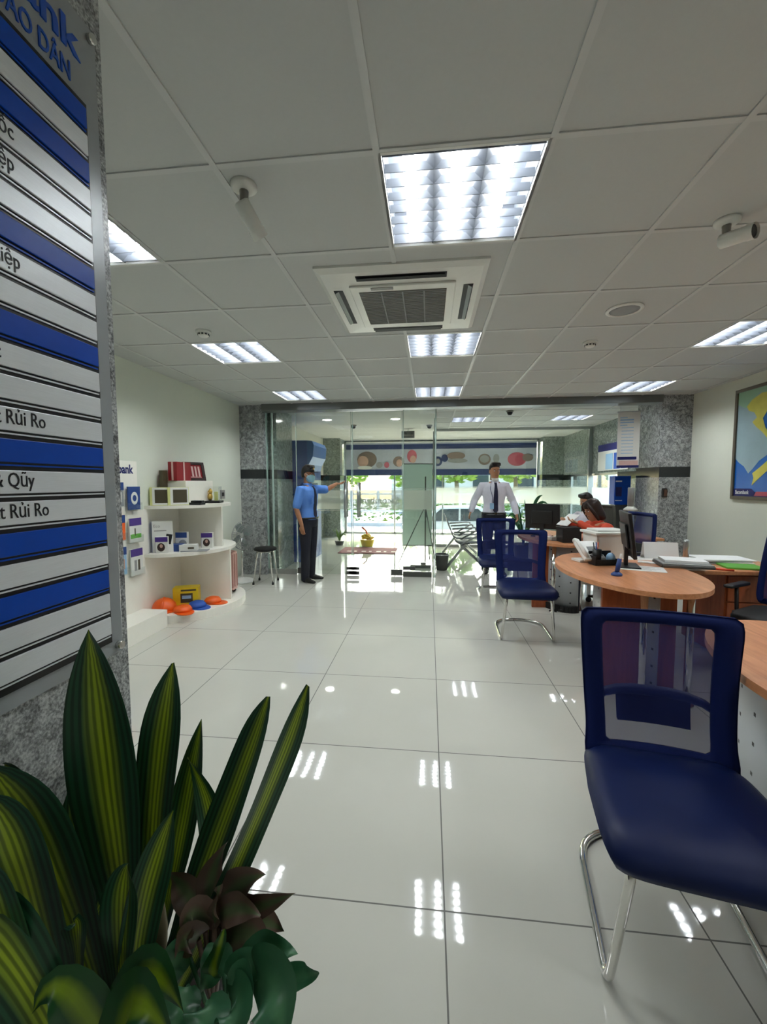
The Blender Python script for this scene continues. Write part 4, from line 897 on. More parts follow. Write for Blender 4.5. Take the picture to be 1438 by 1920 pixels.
# ------------------------------------------------------------------ people
def tubes_limb(bm, pts, rad, n=12):
    tube(bm, pts, rad, n)
    for p, r in ((pts[0], rad[0]), (pts[-1], rad[-1])): ellipsoid(bm, p, r, r, r, 10, 7)
def fuse(name, bm, mat, parent, voxel, sm=4, fac=.5):
    o = obj(name, bm, mat, parent)
    r = o.modifiers.new('union', 'REMESH'); r.mode = 'VOXEL'; r.voxel_size = voxel; r.use_smooth_shade = True
    s = o.modifiers.new('soft', 'SMOOTH'); s.iterations = sm; s.factor = fac
    dg = bpy.context.evaluated_depsgraph_get(); me = bpy.data.meshes.new_from_object(o.evaluated_get(dg)); o.modifiers.clear(); o.data = me
    return o
def interp(a, b, t): return a.lerp(b, t)
def human(name, label, loc, rotz, scale, arms, legs=None, torso_lean=0., seat=False, shirt='wshirt', pants='trousers', sleeve='long', skin='skin', hair='hair', hairstyle='short',
          head_turn=(0, 0), extras=(), vox=.006):
    """local frame: faces -Y, person's left is +X. arms: {side: (elbow, wrist, hand direction, curl)}"""
    t = thing(name, label, 'person', loc, rotz); t.scale = (scale,)*3
    V = Vector; L = Matrix.Rotation(torso_lean, 4, 'X'); hipz = .52 if seat else .92
    piv = V((0, 0, hipz))
    def T(p): return piv + (L @ (V(p)-V((0, 0, .92))))       # torso points are given for a standing figure
    body, top, low = bm_new(), bm_new(), bm_new()
    tr = [(.86, .150, .105), (.93, .165, .115), (1.02, .150, .105), (1.10, .140, .098), (1.2, .155, .108), (1.3, .172, .112), (1.37, .165, .10), (1.42, .11, .08), (1.455, .062, .06), (1.50, .054, .056), (1.55, .052, .056)]
    def ringset(dr, lo, hi): return [(T((0, .0 if z < 1.4 else .005, z)), L.to_3x3() @ V((rx+dr, 0, 0)), L.to_3x3() @ V((0, ry+dr, 0))) for z, rx, ry in tr if lo <= z <= hi]
    loft(body, ringset(0, .86, 1.6), 20)
    # head
    hc = T((0, -.012, 1.60)); Rh = L @ Matrix.Rotation(head_turn[0], 4, 'Z') @ Matrix.Rotation(head_turn[1], 4, 'X'); HM = Matrix.Translation(hc) @ Rh
    hp = [(-.118, .030, .034, -.040), (-.10, .046, .055, -.028), (-.07, .058, .075, -.014), (-.03, .066, .086, -.004), (.02, .071, .092, .003), (.06, .070, .092, .006), (.09, .058, .075, .008), (.11, .034, .045, .01)]
    loft(body, [(HM @ V((0, y, z)), HM.to_3x3() @ V((rx, 0, 0)), HM.to_3x3() @ V((0, ry, 0))) for z, rx, ry, y in hp], 20)
    loft(body, [(HM @ V(c), HM.to_3x3() @ V((a, 0, 0)), HM.to_3x3() @ V((0, b, 0))) for c, a, b in (((0, -.088, .02), .007, .008), ((0, -.094, .0), .009, .012), ((0, -.097, -.018), .015, .016), ((0, -.088, -.028), .012, .012))], 10)
    for s in (-1, 1): ellipsoid(body, (s*.072, .008, -.004), .010, .022, .032, 10, 7, HM)
    ellipsoid(body, (0, -.083, -.052), .024, .010, .008, 10, 7, HM); ellipsoid(body, (0, -.066, -.10), .022, .016, .016, 10, 7, HM)
    # legs
    J = {}
    for s in (-1, 1):
        hip = V((s*.088, 0, hipz-.02)); kn, an = legs[s][:2] if legs else (V((s*.10, -.015, .48)), V((s*.105, .02, .085))); kn, an = V(kn), V(an)
        toe = an + (V((s*.02, -.15, -.05)) if not legs or len(legs[s]) < 3 else V(legs[s][2]))
        tubes_limb(body, [hip, interp(hip, kn, .5), kn, interp(kn, an, .35), an], [.085, .072, .052, .052, .036])
        tubes_limb(low, [hip+V((0, 0, .02)), interp(hip, kn, .5), kn, interp(kn, an, .4), an+V((0, 0, -.03))], [.104, .089, .071, .068, .062])
        sh = bm_new(); hd = (toe-an); hd.z = 0; hd.normalize(); sd = V((-hd.y, hd.x, 0)); z0 = an.z-.085
        loft(sh, [(an-hd*.055+V((0, 0, -.05)), sd*.034, V((0, 0, .034))), (an-hd*.03+V((0, 0, -.04)), sd*.042, V((0, 0, .044))), (an+hd*.04+V((0, 0, -.042)), sd*.044, V((0, 0, .042))), (an+hd*.11+V((0, 0, -.055)), sd*.046, V((0, 0, .029))), (an+hd*.17+V((0, 0, -.062)), sd*.036, V((0, 0, .022))), (an+hd*.195+V((0, 0, -.066)), sd*.015, V((0, 0, .014)))], 14)
        obj('shoe', sh, M['shoe'], t)
    loft(low, [(piv+V((0, 0, z)), V((rx, 0, 0)), V((0, ry, 0))) for z, rx, ry in ((-.10, .15, .11), (-.04, .178, .13), (.03, .176, .127), (.10, .158, .114))], 20)
    # arms
    for s in (-1, 1):
        el, wr, hd, curl = arms[s]; el, wr, hd = V(el), V(wr), V(hd).normalized(); sh = T((s*.178, .01, 1.378))
        tubes_limb(body, [T((s*.12, .005, 1.375)), sh, interp(sh, el, .5), el, interp(el, wr, .4), wr], [.055, .054, .047, .040, .038, .026])
        # hand: palm, four fingers, thumb
        side = hd.cross(V((0, 0, 1))); side = side.normalized() if side.length > .1 else V((0, -1, 0)); pn = side.cross(hd).normalized()
        if hd.z < -.6: side, pn = V((0, -1, 0)), V((-s, 0, 0))
        pc = wr+hd*.045; loft(body, [(wr, side*.024, pn*.017), (wr+hd*.03, side*.034, pn*.015), (wr+hd*.075, side*.040, pn*.013), (wr+hd*.09, side*.036, pn*.010)], 12)
        for k, (o_, ln) in enumerate(((-.03, .06), (-.010, .072), (.010, .068), (.03, .055))):
            b = wr+hd*.085+side*o_; m1 = b+hd*ln*.45+pn*curl*.012; tp = m1+(hd*(1-curl*.6)+pn*curl)*ln*.55
            tube(body, [b-hd*.015, b, m1, tp], [.0085, .0088, .0082, .007], 8)
        b = wr+hd*.03+side*-.03; tube(body, [wr+hd*.015-side*.01, b, b+(hd*.7-side*.6+pn*.3)*.035, b+(hd*1.+-side*.35+pn*.45)*.06], [.012, .011, .010, .008], 8)
        # sleeve
        if sleeve == 'long': tubes_limb(top, [T((s*.11, .005, 1.37)), sh+V((s*.004, 0, .004)), interp(sh, el, .5), el, interp(el, wr, .55), interp(el, wr, .93)], [.07, .067, .061, .056, .052, .044])
        else: tubes_limb(top, [T((s*.11, .005, 1.37)), sh+V((s*.004, 0, .004)), interp(sh, el, .5), interp(sh, el, .86)], [.07, .069, .066, .064])
    loft(top, ringset(.018, .9, 1.42), 24)
    loft(top, [(T((0, .005, z)), L.to_3x3() @ V((r, 0, 0)), L.to_3x3() @ V((0, r*.95, 0))) for z, r in ((1.40, .10), (1.445, .075), (1.472, .068))], 20)
    fuse('body', body, M[skin], t, vox); sh_ = fuse('shirt', top, M[shirt], t, .009); fuse('trousers', low, M[pants], t, .010)
    # eyes and brows
    for s in (-1, 1):
        bm = bm_new(); ellipsoid(bm, (s*.029, -.0815, .012), .0125, .006, .006, 8, 6, HM); obj('eye', bm, M['whiteink'], t)
        bm = bm_new(); ellipsoid(bm, (s*.029, -.0875, .012), .0055, .003, .0055, 8, 6, HM); obj('iris', bm, M['black'], t)
        bm = bm_new(); tube(bm, [HM @ V((s*.014, -.0895, .028)), HM @ V((s*.03, -.0875, .033)), HM @ V((s*.046, -.077, .028))], .0036, 6); obj('eyebrow', bm, M[hair], t)
    bm = bm_new(); tube(bm, [HM @ V((x, -.0915+abs(x)*.25, -.052)) for x in (-.02, -.01, 0, .01, .02)], .0028, 6); obj('mouth', bm, M['brown'], t)
    # hair
    hb = bm_new()
    if hairstyle == 'short':
        rs = [(-.045, .067, .05, .054), (-.01, .078, .070, .038), (.03, .080, .080, .030), (.058, .080, .088, .020), (.085, .079, .094, .008), (.112, .068, .082, .004), (.135, .050, .060, .006), (.150, .024, .03, .008)]
        loft(hb, [(HM @ V((0, y, z)), HM.to_3x3() @ V((rx, 0, 0)), HM.to_3x3() @ V((0, ry, 0))) for z, rx, ry, y in rs], 24)
        for k in range(12): a = -1+2*k/11; tube(hb, [HM @ V((a*.05, -.02, .13)), HM @ V((a*.058, -.068, .124)), HM @ V((a*.062, -.096+abs(a)*.02, .088))], [.018, .016, .008], 6)
    else:
        rs = [(-.15, .07, .045, .055), (-.12, .098, .062, .044), (-.08, .102, .078, .034), (-.03, .093, .086, .025), (.02, .086, .092, .018), (.055, .084, .102, .008), (.09, .074, .092, .006), (.118, .05, .064, .008), (.13, .022, .03, .01)]
        loft(hb, [(HM @ V((0, y, z)), HM.to_3x3() @ V((rx, 0, 0)), HM.to_3x3() @ V((0, ry, 0))) for z, rx, ry, y in rs], 24)
        for s in (-1, 1): tube(hb, [HM @ V((s*.02, -.06, .115)), HM @ V((s*.066, -.072, .06)), HM @ V((s*.083, -.052, -.02)), HM @ V((s*.088, -.03, -.12))], [.014, .017, .02, .016], 8)
    fuse('hair', hb, M[hair], t, .006, 7)
    return t, T, HM
# guard by the door, facing right, one arm out to the door handle
gx, gy, gs, gr = -1.70, 5.70, .945, math.radians(74)
hand = Vector((-1.262, 6.005, 1.385)); dlt = (hand-Vector((gx, gy, 0))); cR, sR = math.cos(gr), math.sin(gr)
wl = Vector(((dlt.x*cR+dlt.y*sR)/gs, (-dlt.x*sR+dlt.y*cR)/gs, dlt.z/gs))
hd = Vector((.25, -.97, .05)).normalized(); wr = wl-hd*.10
el = Vector((.235, -.19, 1.375))
g, T, HM = human('person', 'guard in sky blue shirt and black cap reaching for the glass door handle', (gx, gy, 0), gr, gs,
    {1: (el, wr, hd, .9), -1: ((-.262, .035, 1.11), (-.245, -.045, .865), (0.02, -.1, -1), .5)}, shirt='gshirt', sleeve='short', skin='skin', head_turn=(.0, -.03),
    legs={-1: ((-.10, -.01, .48), (-.11, .0, .085), (-.03, -.16, -.05)), 1: ((.09, -.0, .48), (.10, .03, .085), (.05, -.15, -.05))})
bm = bm_new(); rs = [(.035, .079, .1, .0), (.07, .08, .1, .002), (.105, .07, .088, .006), (.128, .045, .058, .008), (.136, .015, .02, .01)]
loft(bm, [(HM @ Vector((0, y, z)), HM.to_3x3() @ Vector((rx, 0, 0)), HM.to_3x3() @ Vector((0, ry, 0))) for z, rx, ry, y in rs], 24); cp = obj('cap', bm, M['black'], g)
bm = bm_new(); pl = [(-.068, -.07)]+[(.07*math.cos(PI+PI*k/12), -.085+.085*math.sin(PI+PI*k/12)) for k in range(13)]+[(.068, -.07)]; prism(bm, pl, 0, .006, mat=HM @ Matrix.Translation((0, 0, .04)) @ Matrix.Rotation(.12, 4, 'X')); obj('visor', bm, M['black'], cp)
bm = bm_new(); ellipsoid(bm, (0, -.094, .078), .018, .01, .016, 10, 7, HM); obj('badge', bm, M['gold'], cp)
bm = bm_new(); loft(bm, [(HM @ Vector((0, y, z)), HM.to_3x3() @ Vector((rx, 0, 0)), HM.to_3x3() @ Vector((0, ry, 0))) for z, rx, ry, y in ((-.118, .035, .035, -.042), (-.1, .054, .062, -.03), (-.06, .065, .078, -.026), (-.02, .066, .08, -.022), (-.004, .052, .066, -.036))], 20); mk = obj('face_mask', bm, M['maskm'], g)
bm = bm_new()
for s in (-1, 1): tube(bm, [HM @ Vector((s*.06, -.05, -.03)), HM @ Vector((s*.076, .0, .02)), HM @ Vector((s*.074, .03, .0)), HM @ Vector((s*.062, -.045, -.075))], .0022, 5)
obj('ear_loop', bm, M['whiteink'], mk)
def tie(t, T, w=.036):
    bm = bm_new(); Ls = []
    for z, hw, y in ((1.43, .02, -.082), (1.395, .018, -.115), (1.3, w*.75, -.136), (1.2, w*.9, -.132), (1.08, w, -.122), (1.0, w*1.05, -.13), (.955, .006, -.137)): Ls.append((T((-hw, y, z)), T((hw, y, z)), T((hw, y+.012, z)), T((-hw, y+.012, z))))
    R = [[bm.verts.new(p) for p in r] for r in Ls]
    for A, B in zip(R, R[1:]):
        for j in range(4): bm.faces.new((A[j], A[(j+1) % 4], B[(j+1) % 4], B[j]))
    bm.faces.new(R[0]); bm.faces.new(R[-1][::-1]); obj('tie', bm, M['tie'], t)
def belt(t, T, z=.955):
    bm = bm_new(); tube(bm, [T((.181*math.cos(2*PI*k/28), .131*math.sin(2*PI*k/28), z)) for k in range(28)], .016, 6, closed=True); b = obj('belt', bm, M['black'], t)
    bm = bm_new(); p = T((0, -.148, z)); box(bm, p.x-.02, p.x+.02, p.y-.004, p.y+.004, p.z-.017, p.z+.017, .002); obj('buckle', bm, M['chrome'], b)
tie(g, T); belt(g, T)
bm = bm_new()
for s in (-1, 1): box(bm, s*.115-.035, s*.115+.035, -.03, .04, 1.447, 1.455, .002)
obj('epaulette', bm, M['navy'], g)
bm = bm_new(); box(bm, -.12, -.05, -.137, -.125, 1.17, 1.26, .003); obj('chest_pocket', bm, M['gshirt'], g)
# man in white
m, T, HM = human('person', 'man in white shirt and dark tie walking past the bench', (.985, 6.45, 0), math.radians(4), .975,
    {1: ((.30, .03, 1.14), (.335, -.06, .955), (.15, -.25, -1), .7), -1: ((-.29, .05, 1.16), (-.36, -.02, .985), (-.35, -.2, -1), .7)}, shirt='wshirt', skin='skin', head_turn=(.12, .05),
    legs={-1: ((-.10, -.03, .48), (-.11, .06, .09), (-.02, -.15, -.05)), 1: ((.10, -.07, .49), (.10, -.10, .085), (.02, -.16, -.05))})
tie(m, T); belt(m, T)
bm = bm_new(); loft(bm, [(HM @ Vector((0, y, z)), HM.to_3x3() @ Vector((rx, 0, 0)), HM.to_3x3() @ Vector((0, ry, 0))) for z, rx, ry, y in ((-.15, .04, .04, -.035), (-.128, .05, .055, -.03), (-.10, .056, .064, -.028))], 18); obj('lowered_mask', bm, M['white'], m)
bm = bm_new(); tube(bm, [T((-.06, -.06, 1.45)), T((-.085, -.125, 1.33)), T((-.05, -.135, 1.2)), T((-.055, -.128, 1.12))], .004, 6); lan = obj('lanyard', bm, M['navy'], m)
bm = bm_new(); p = T((-.06, -.134, 1.07)); box(bm, p.x-.03, p.x+.03, p.y-.004, p.y+.003, p.z-.045, p.z+.045, .002); obj('name_card', bm, M['ltblue'], lan)
# seated staff
seatlegs = {s: ((s*.10, -.42, .50), (s*.10, -.42, .085), (s*.01, -.15, -.05)) for s in (-1, 1)}
wm, T, HM = human('person', 'seated woman with brown bob in orange red top reading at the far desk', (1.94, 4.76, 0), math.radians(-80), .93,
    {1: ((.26, -.24, .90), (.11, -.40, 1.03), (-.4, -.8, .25), .8), -1: ((-.26, -.22, .90), (-.11, -.40, 1.02), (.35, -.85, .2), .8)}, legs=seatlegs, torso_lean=math.radians(14), seat=True, shirt='orange', skin='skin2', hair='brownhair', hairstyle='bob', head_turn=(.1, .16))
m2, T2, H2 = human('person', 'seated person with black hair partly hidden behind the woman in orange', (2.33, 6.3, 0), math.radians(-60), .93,
    {1: ((.25, -.2, .86), (.14, -.42, .82), (-.2, -.95, 0), .5), -1: ((-.25, -.2, .86), (-.14, -.42, .82), (.2, -.95, 0), .5)}, legs=seatlegs, torso_lean=math.radians(6), seat=True, shirt='wshirt', skin='skin2', hair='hair', hairstyle='short', head_turn=(-.3, .15))
# ------------------------------------------------------------------ vestibule and waiting area
t = thing('cash_machine', 'tall blue cash machine cabinet behind the glass at the left', 'cash machine', (-2.3, 7.4, 0))
ax0, ax1, ay0, ay1 = -2.72, -2.10, 7.02, 7.92
bm = bm_new(); box(bm, ax0, ax1, ay0, ay1, 0, 2.13, .004); obj('cabinet', bm, M['atm'], t, True)
bm = bm_new(); prism(bm, [(ax1, 1.62), (ax1+.03, 1.72), (ax1+.10, 1.85), (ax1+.12, 2.05), (ax1+.09, 2.12), (ax1, 2.13)], ay0+.004, ay1-.004, mat=Matrix(((1, 0, 0, 0), (0, 0, 1, 0), (0, 1, 0, 0), (0, 0, 0, 1)))); obj('canopy', bm, M['atm2'], t, True)
bm = bm_new(); box(bm, ax1, ax1+.03, ay0+.1, ay1-.1, .9, 1.45, .005); ff = obj('fascia', bm, M['steel'], t, True)
bm = bm_new(); box(bm, ax1+.03, ax1+.034, ay0+.2, ay0+.55, 1.15, 1.4); obj('screen', bm, M['screen'], ff, True)
bm = bm_new(); box(bm, ax1+.03, ax1+.06, ay0+.2, ay0+.5, .95, 1.08, .004); obj('keypad', bm, M['darksteel'], ff, True)
bm = bm_new(); box(bm, -1.80, -.66, 8.0, 8.75, 0, .012, .003); mt = solo('door_mat', bm, M['mat'], 'maroon door mat with pale marks on the vestibule floor', 'mat')
bm = bm_new()
for k in range(7): box(bm, -.42+.15*k, -.42+.15*k+(.05 if k % 2 else .09), -.2, -.12, .012, .0135)
lm = obj('printed_mark', bm, M['pink'], mt)
# tripod banner seen from its back
t = thing('banner_stand', 'pale green tripod banner standing behind the glass doors, seen from the back', 'banner stand', (-.12, 7.15, 0))
bm = bm_new(); box(bm, -.455, .055, 7.2, 7.206, .30, 1.72); obj('banner_sheet', bm, M['bannerback'], t, True)
bm = bm_new(); tube(bm, [(-.47, 7.195, 1.72), (.07, 7.195, 1.72)], .008); tube(bm, [(-.47, 7.195, .30), (.07, 7.195, .30)], .008); obj('cross_bar', bm, M['darksteel'], t, True)
bm = bm_new(); tube(bm, [(-.06, 7.15, .02), (-.06, 7.15, 1.5)], .011); obj('pole', bm, M['darksteel'], t, True)
bm = bm_new(); box(bm, -.085, -.035, 7.12, 7.18, .98, 1.05, .004); obj('hub', bm, M['black'], t, True)
for x, y in ((-.52, 7.0), (.12, 6.85), (.02, 7.42)):
    bm = bm_new(); tube(bm, [(-.06, 7.15, 1.0), (x, y, .012)], .008); obj('leg', bm, M['darksteel'], t, True)
bm = bm_new(); box(bm, -.30, .04, 6.72, 6.98, 0, .05, .006); box(bm, -.13, -.05, 6.8, 6.88, .05, .075, .004); solo('stand_foot', bm, M['darksteel'], 'flat grey weight plate on the floor in front of the tripod banner', 'weight')
# airport bench
def bench():
    t = thing('waiting_bench', 'grey perforated steel waiting bench with armrests beyond the glass', 'bench', (.55, 7.3, 0))
    y0, y1 = 6.62, 8.2
    for k in range(3):
        a, b = y0+.03+.52*k, y0+.03+.52*k+.5
        bm = bm_new(); prof = [(.30, .80), (.335, .70), (.39, .55), (.435, .46), (.48, .43), (.60, .425), (.80, .435), (.88, .425), (.90, .40)]
        P0 = [bm.verts.new((x, a, z)) for x, z in prof]; P1 = [bm.verts.new((x, b, z)) for x, z in prof]
        for i in range(len(prof)-1): bm.faces.new((P0[i], P1[i], P1[i+1], P0[i+1])).smooth = True
        o = obj('seat', bm, M['bench'], t, True); md = o.modifiers.new('t', 'SOLIDIFY'); md.thickness = .012
    bm = bm_new(); box(bm, .50, .58, y0, y1, .34, .40, .005); obj('beam', bm, M['steel'], t, True)
    for y in (y0+.02, y1-.02):
        bm = bm_new(); tube(bm, arc_path([(.27, y, .015), (.54, y, .37), (.93, y, .015)], .06), .022, 8); obj('leg', bm, M['steel'], t, True)
    for k in range(4):
        y = y0+.03+.515*k-.008
        bm = bm_new(); tube(bm, arc_path([(.40, y, .60), (.80, y, .63), (.80, y, .57), (.50, y, .40)], .04), .014, 8); obj('armrest', bm, M['steel'], t, True)
bench()
# round black wire basket beside bench foot
q = atZ(828, 1068, 0); t = thing('waste_basket', 'small dark waste basket beside the bench foot', 'basket', (q.x, q.y, 0))
bm = bm_new(); lathe(bm, [(.085, 0), (.115, .24), (.12, .25), (.112, .25), (.08, .012)], (q.x, q.y, 0), 20); obj('body', bm, M['darksteel'], t, True)
bm = bm_new(); tube(bm, [(q.x+.118*math.cos(2*PI*k/24), q.y+.118*math.sin(2*PI*k/24), .25) for k in range(24)], .006, 6, closed=True); obj('rim', bm, M['steel'], t, True)

def leaf(bm, pts, w, up=None, fold=.25, n=14, tipw=0., shape='lance'):
    """blade along a quadratic path base-mid-tip; w = full width; UV u across, v along"""
    uvl = bm.loops.layers.uv.get('UVMap') or bm.loops.layers.uv.new('UVMap'); a, b, c = [Vector(p) for p in pts]; rows = []
    cc = b*2-(a+c)*.5
    for i in range(n+1):
        t = i/n; p = a*(1-t)**2+cc*2*t*(1-t)+c*t*t; d = ((cc-a)*2*(1-t)+(c-cc)*2*t).normalized()
        u = (Vector(up) if up is not None else Vector((0, -1, .25))); s = d.cross(u).normalized(); nn = s.cross(d).normalized()
        if shape == 'lance': k = (.34+.66*math.sin(PI/2*min(1, t/.62))**1.3)*(1-max(0, (t-.62)/.38)**2.4) if t < 1 else 0.
        else: k = math.sin(PI*min(1, t*.98+.02)**.62)**.9 if t < 1 else 0.
        h = max(w*.5*k, .0008); wob = .006*math.sin(9*t+w*100)
        rows.append([bm.verts.new(p+s*h*x+nn*(fold*h*abs(x)**1.4+wob*x)) for x in (-1, -.66, -.33, 0, .33, .66, 1)])
    for i in range(n):
        for j in range(6):
            f = bm.faces.new((rows[i][j], rows[i][j+1], rows[i+1][j+1], rows[i+1][j])); f.smooth = True
            for lp, (x, y) in zip(f.loops, ((j/6, i/n), ((j+1)/6, i/n), ((j+1)/6, (i+1)/n), (j/6, (i+1)/n))): lp[uvl].uv = (x, y)
# spiky plant near the man
px_, py_ = 1.62, 7.3
t = thing('potted_plant', 'green strap-leaved potted plant behind the man in white', 'plant', (px_, py_, 0))
bm = bm_new(); lathe(bm, [(.13, 0), (.18, .32), (.19, .34), (.165, .34), (.15, .3)], (px_, py_, 0), 20); obj('pot', bm, M['pot'], t, True)
bm = bm_new(); r2 = random.Random(3)
for k in range(22):
    a = r2.uniform(0, 2*PI); l = r2.uniform(.35, .85); sp = r2.uniform(.15, .5)
    leaf(bm, [(px_, py_, .32), (px_+sp*.5*math.cos(a), py_+sp*.5*math.sin(a), .45+l*.62), (px_+sp*math.cos(a), py_+sp*math.sin(a), .34+l*r2.uniform(.6, 1.0))], .05, up=(math.cos(a+1.5), math.sin(a+1.5), .3))
obj('foliage', bm, M['poth'], t, True)
# yellow flower arrangement by the shop front
q = Vector((-1.35, 9.0, 0)); t = thing('flower_pot', 'yellow flowers in a low pot beyond the door mat', 'plant', q)
bm = bm_new(); lathe(bm, [(.12, 0), (.16, .14), (.15, .15), (.13, .14)], q, 18); obj('pot', bm, M['yellow'], t, True)
bm = bm_new()
for k in range(26): a = rnd.uniform(0, 2*PI); r_ = rnd.uniform(0, .14); ellipsoid(bm, q+Vector((r_*math.cos(a), r_*math.sin(a), .16+rnd.uniform(0, .09))), .035, .035, .028, 8, 5)
obj('flowers', bm, M['yellow'], t, True)
bm = bm_new(); tube(bm, [q+Vector((.02, 0, .2)), q+Vector((-.03, 0, .34)), q+Vector((-.12, 0, .42))], .018); obj('stem', bm, M['orangep'], t, True)
q = Vector((-2.0, 9.1, 0)); t = thing('potted_plant', 'thin leafy plant by the far granite pillar in the vestibule', 'plant', q)
bm = bm_new(); lathe(bm, [(.08, 0), (.11, .1), (.1, .1)], q, 16); obj('pot', bm, M['pot'], t, True)
bm = bm_new()
for k in range(12): a = rnd.uniform(0, 2*PI); leaf(bm, [q+Vector((0, 0, .08)), q+Vector((.06*math.cos(a), .06*math.sin(a), .22)), q+Vector((.16*math.cos(a), .16*math.sin(a), rnd.uniform(.2, .4)))], .035, up=(math.cos(a), math.sin(a), .4))
obj('foliage', bm, M['hedge'], t, True)
# printed banner along the shop front
def disc(bm, cx, cz, rx, rz, y, n=18, mi=0): prism(bm, [(cx+rx*math.cos(2*PI*k/n), cz+rz*math.sin(2*PI*k/n)) for k in range(n)], 0, .002, mi=mi, mat=basis((0, y, 0), (1, 0, 0), (0, 0, 1)))
t = thing('advertising_banner', 'wide navy-edged advertising banner along the top of the shop front', 'banner', (.25, YS-.1, 1.58)); by = YS-.1
bm = bm_new(); box(bm, -2.25, 2.78, by, by+.01, 1.60, 2.48); obj('banner_sheet', bm, M['bannerp'], t, True)
bm = bm_new(); box(bm, -2.25, 2.78, by-.004, by, 2.30, 2.43); box(bm, -2.25, 2.78, by-.004, by, 1.60, 1.76); obj('navy_stripe', bm, M['navy'], t, True)
bm = bm_new(); box(bm, -2.25, 2.78, by-.02, by+.02, 2.47, 2.5); obj('rail', bm, M['white'], t, True)
def picture(cx, parts):
    for k, (nm, mt_, dx, dz, rx, rz) in enumerate(parts):
        bm = bm_new(); disc(bm, cx+dx, 2.03+dz, rx, rz, by-.003-.003*k); obj(nm, bm, M[mt_], t, True)
picture(-1.72, [('printed_hair', 'printhair', .04, .0, .27, .22), ('printed_face', 'tan', -.07, -.05, .15, .15), ('printed_collar', 'white', -.02, -.22, .2, .05)])
picture(-.62, [('printed_hair', 'printhair', -.2, -.06, .15, .14), ('printed_face', 'tan', -.18, -.1, .08, .1), ('printed_hair', 'pinkp', .16, .08, .13, .17), ('printed_face', 'tan', .19, .0, .08, .1), ('printed_figure', 'greyp', -.72, -.15, .09, .08), ('printed_figure', 'pinkp', -.52, -.15, .07, .08)])
picture(.55, [('printed_gear', 'navy', -.32, -.06, .12, .13), ('printed_gear', 'greyp', -.32, -.06, .06, .07), ('printed_gear', 'navy', -.14, .02, .09, .1), ('printed_hill', 'printhair', .16, .08, .24, .1), ('printed_hill', 'greyp', .2, -.05, .26, .06)])
picture(1.45, [('printed_monitor', 'printhair', .0, -.02, .16, .15), ('printed_screen', 'greyp', .0, -.01, .12, .1), ('printed_figure', 'greyp', .30, .0, .08, .12)])
picture(2.3, [('printed_flower', 'pinkp', -.02, -.02, .24, .18), ('printed_flower', 'tabred', .05, -.03, .12, .14), ('printed_leaf', 'printhair', .25, .02, .14, .1)])
# right side: hanging price poster, wall sign, ticket kiosk, sanitiser stand
o_, u_ = Vector((2.67, 6.3, 1.60)), Vector((.272, -.06, 0)); w_ = u_.length; B = basis(o_, u_, (0.0, 0, 1))
t = thing('hanging_poster', 'tall white poster with blue foot hanging in front of the right granite pillar', 'poster', (2.81, 6.27, 1.59))
bm = bm_new(); box(bm, 0, w_, -.0, .79, -.004, .004, 0, B); obj('poster_sheet', bm, M['white'], t, True)
bm = bm_new(); box(bm, 0, w_, -.0, .035, .004, .0065, 0, B); box(bm, .01, w_-.03, .115, .155, .004, .0065, 0, B); obj('blue_foot', bm, M['navyink'], t, True)
bm = bm_new(); box(bm, .03, w_-.01, .035, .1, .004, .006, 0, B); obj('pink_foot', bm, M['pink'], t, True)
bm = bm_new()
for k, (a, b, h) in enumerate(((.03, .12, .012), (.03, .2, .018), (.03, .2, .016), (.03, .12, .01))): box(bm, a, b, .70-.035*k, .70-.035*k+h, .004, .0055, 0, B)
for k in range(9): box(bm, .05, .2, .2+.045*k, .2+.045*k+.008, .004, .0055, 0, B)
obj('printed_line', bm, M['ltblue'], t, True)
bm = bm_new(); tube(bm, [B @ Vector((-.01, .79, 0)), B @ Vector((w_+.01, .79, 0))], .008); tube(bm, [B @ Vector((.03, .79, 0)), B @ Vector((.03, 1.0, 0))], .002, 4); tube(bm, [B @ Vector((w_-.03, .79, 0)), B @ Vector((w_-.03, 1.0, 0))], .002, 4); obj('rail', bm, M['steel'], t, True)
xw = 3.365; t = thing('rate_board', 'white rate board with dark blue heading on the far right granite wall', 'sign', (xw, 8.0, 1.6))
bm = bm_new(); box(bm, xw-.02, xw, 7.45, 8.72, 1.62, 2.12, .004); obj('board', bm, M['white'], t, True)
bm = bm_new(); box(bm, xw-.023, xw-.02, 7.45, 8.72, 1.99, 2.12); obj('heading', bm, M['navyink'], t, True)
bm = bm_new(); box(bm, xw-.0235, xw-.02, 7.75, 8.0, 1.64, 1.93); box(bm, xw-.0235, xw-.02, 7.5, 7.7, 1.64, 1.93); obj('rate_column', bm, M['bluep'], t, True)
bm = bm_new(); box(bm, xw-.0235, xw-.02, 8.05, 8.35, 1.64, 1.93); obj('rate_column', bm, M['ltblue'], t, True)
t = thing('ticket_kiosk', 'royal blue ticket kiosk with pale lettering beside the right granite pillar', 'kiosk', (2.945, 6.8, 0), 0)
bm = bm_new(); box(bm, 2.83, 3.06, 6.7, 6.9, 1.05, 1.49, .006); obj('head', bm, M['strip_b'], t, True)
bm = bm_new(); box(bm, 2.845, 2.93, 6.696, 6.7, 1.18, 1.32); obj('screen', bm, M['navyink'], t, True)
bm = bm_new(); box(bm, 2.84, 2.93, 6.696, 6.7, 1.40, 1.42); box(bm, 2.84, 2.94, 6.696, 6.7, 1.11, 1.12); obj('printed_line', bm, M['whiteink'], t, True)
bm = bm_new(); box(bm, 2.85, 3.04, 6.72, 6.88, 0, 1.05, .004); obj('pedestal', bm, M['darksteel'], t, True)
t = thing('dispenser_stand', 'grey pump dispenser on a thin stand in front of the blue kiosk', 'dispenser', (2.79, 6.09, 0))
